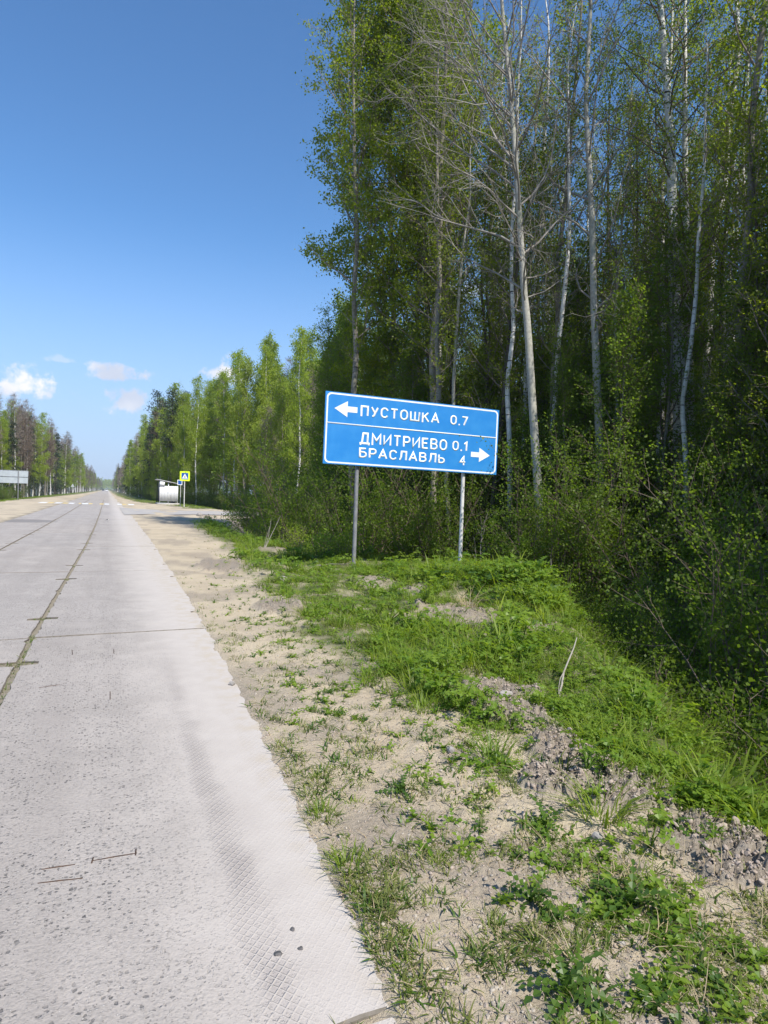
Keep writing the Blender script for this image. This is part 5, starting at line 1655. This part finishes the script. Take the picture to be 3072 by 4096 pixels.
hz = MB(); hz.box(-6500, 6500, -6500, 6500, -4.5, 34)
mh = bpy.data.materials.new('air'); mh.use_nodes = True; mh.node_tree.nodes.clear(); Nh = NT(mh.node_tree)
pv = Nh.n('ShaderNodeVolumePrincipled'); pv.inputs['Color'].default_value = (.82, .90, 1, 1); pv.inputs['Density'].default_value = 0.00022
oh = Nh.n('ShaderNodeOutputMaterial'); mh.node_tree.links.new(pv.outputs[0], oh.inputs['Volume'])
tag(hz.obj('haze', mh), 'thin summer haze over the far road and trees', 'haze', kind='stuff')

# ------------------------------------------------------------------ the wagtail on the road
bd = bpy.data.objects.new('bird', None); COL.objects.link(bd)
bd.location = (0.05, 36.0, 0.004); bd.rotation_euler.z = 0.6
tag(bd, 'tiny white and grey bird standing on the concrete road', 'bird')
bw = simple('feather_white', (0.8, 0.8, 0.78), .7); bg_ = simple('feather_dark', (0.06, 0.06, 0.07), .7)
def ell(mb, c_, r3, n=10, m_=7):
    V = [(c_[0] + r3[0] * math.cos(a) * math.cos(e), c_[1] + r3[1] * math.sin(a) * math.cos(e), c_[2] + r3[2] * math.sin(e)) for e in np.linspace(-1.5, 1.5, m_) for a in np.arange(n) * 2 * PI / n]
    F = [(r0 * n + k, r0 * n + (k + 1) % n, (r0 + 1) * n + (k + 1) % n, (r0 + 1) * n + k) for r0 in range(m_ - 1) for k in range(n)]
    mb.add(V, F)
mb = MB(); ell(mb, (0, 0, .065), (.055, .028, .030)); ell(mb, (.052, 0, .095), (.02, .018, .018)); mb.obj('body', bw, bd, smooth=True)
mb = MB(); ell(mb, (-.015, 0, .075), (.045, .031, .024)); ell(mb, (.048, 0, .106), (.016, .014, .010)); plate(mb, [(-.05, .06), (-.15, .05), (-.15, .056), (-.05, .075)], -.012, .012); mb.obj('wing', bg_, bd, smooth=True)
mb = MB()
for s_ in (-.01, .01):
    V, F = tube([(0, s_, .045), (.008, s_, .02), (0, s_, 0)], .002, 4); mb.add(V, F)
V, F = tube([(.068, 0, .095), (.088, 0, .092)], [.004, .001], 4); mb.add(V, F)
mb.obj('leg', bg_, bd)

# ------------------------------------------------------------------ two cars far down the road
def car(x_, y_, mt, lab, rz):
    o = bpy.data.objects.new('car', None); COL.objects.link(o)
    o.location = (x_, y_, 0.01); o.rotation_euler.z = rz
    tag(o, lab, 'car')
    prof = [(-2.1, .35), (2.1, .35), (2.15, .7), (1.9, .88), (1.0, .95), (.45, 1.42), (-1.0, 1.45), (-1.75, 1.0), (-2.15, .92)]
    mb = MB()
    A = np.array([(-.82, p[0], p[1]) for p in prof]); Bq = A + [1.64, 0, 0]
    n = len(prof); i = np.arange(n); j = (i + 1) % n
    mb.add(A, [list(range(n))]); mb.add(Bq, [list(range(n))[::-1]]); mb.add(np.concatenate([A, Bq]), np.stack([i, j, j + n, i + n], -1))
    mb.obj('body', mt, o)
    gl = simple('car_glass', (.03, .035, .04), .1)
    mb = MB()
    mb.add([(-.7, -1.06, 1.40), (.7, -1.06, 1.40), (.76, -1.74, 1.03), (-.76, -1.74, 1.03)], [(0, 1, 2, 3)]); mb.add([(-.7, .51, 1.38), (.7, .51, 1.38), (.76, 1.0, .98), (-.76, 1.0, .98)], [(0, 3, 2, 1)])
    mb.v = [v + np.array([0, -.02 if k == 0 else .02, .03], np.float32) for k, v in enumerate(mb.v)]
    mb.obj('window', gl, o)
    for sx in (-.8, .62):
        for sy in (-1.3, 1.3):
            mb = MB(); a = np.arange(14) * 2 * PI / 14
            capped_tube(mb, [(sx, sy, .32), (sx + .18, sy, .32)], .32, 14); mb.obj('wheel', bg_, o)


car(-0.6, 560, simple('car_white', (.75, .75, .75), .3), 'tiny white car far down the straight road', PI)
car(-3.4, 600, simple('car_dark', (.05, .06, .09), .3), 'tiny dark car beside the white one far down the road', 0)
print('script', time.time() - _t0)
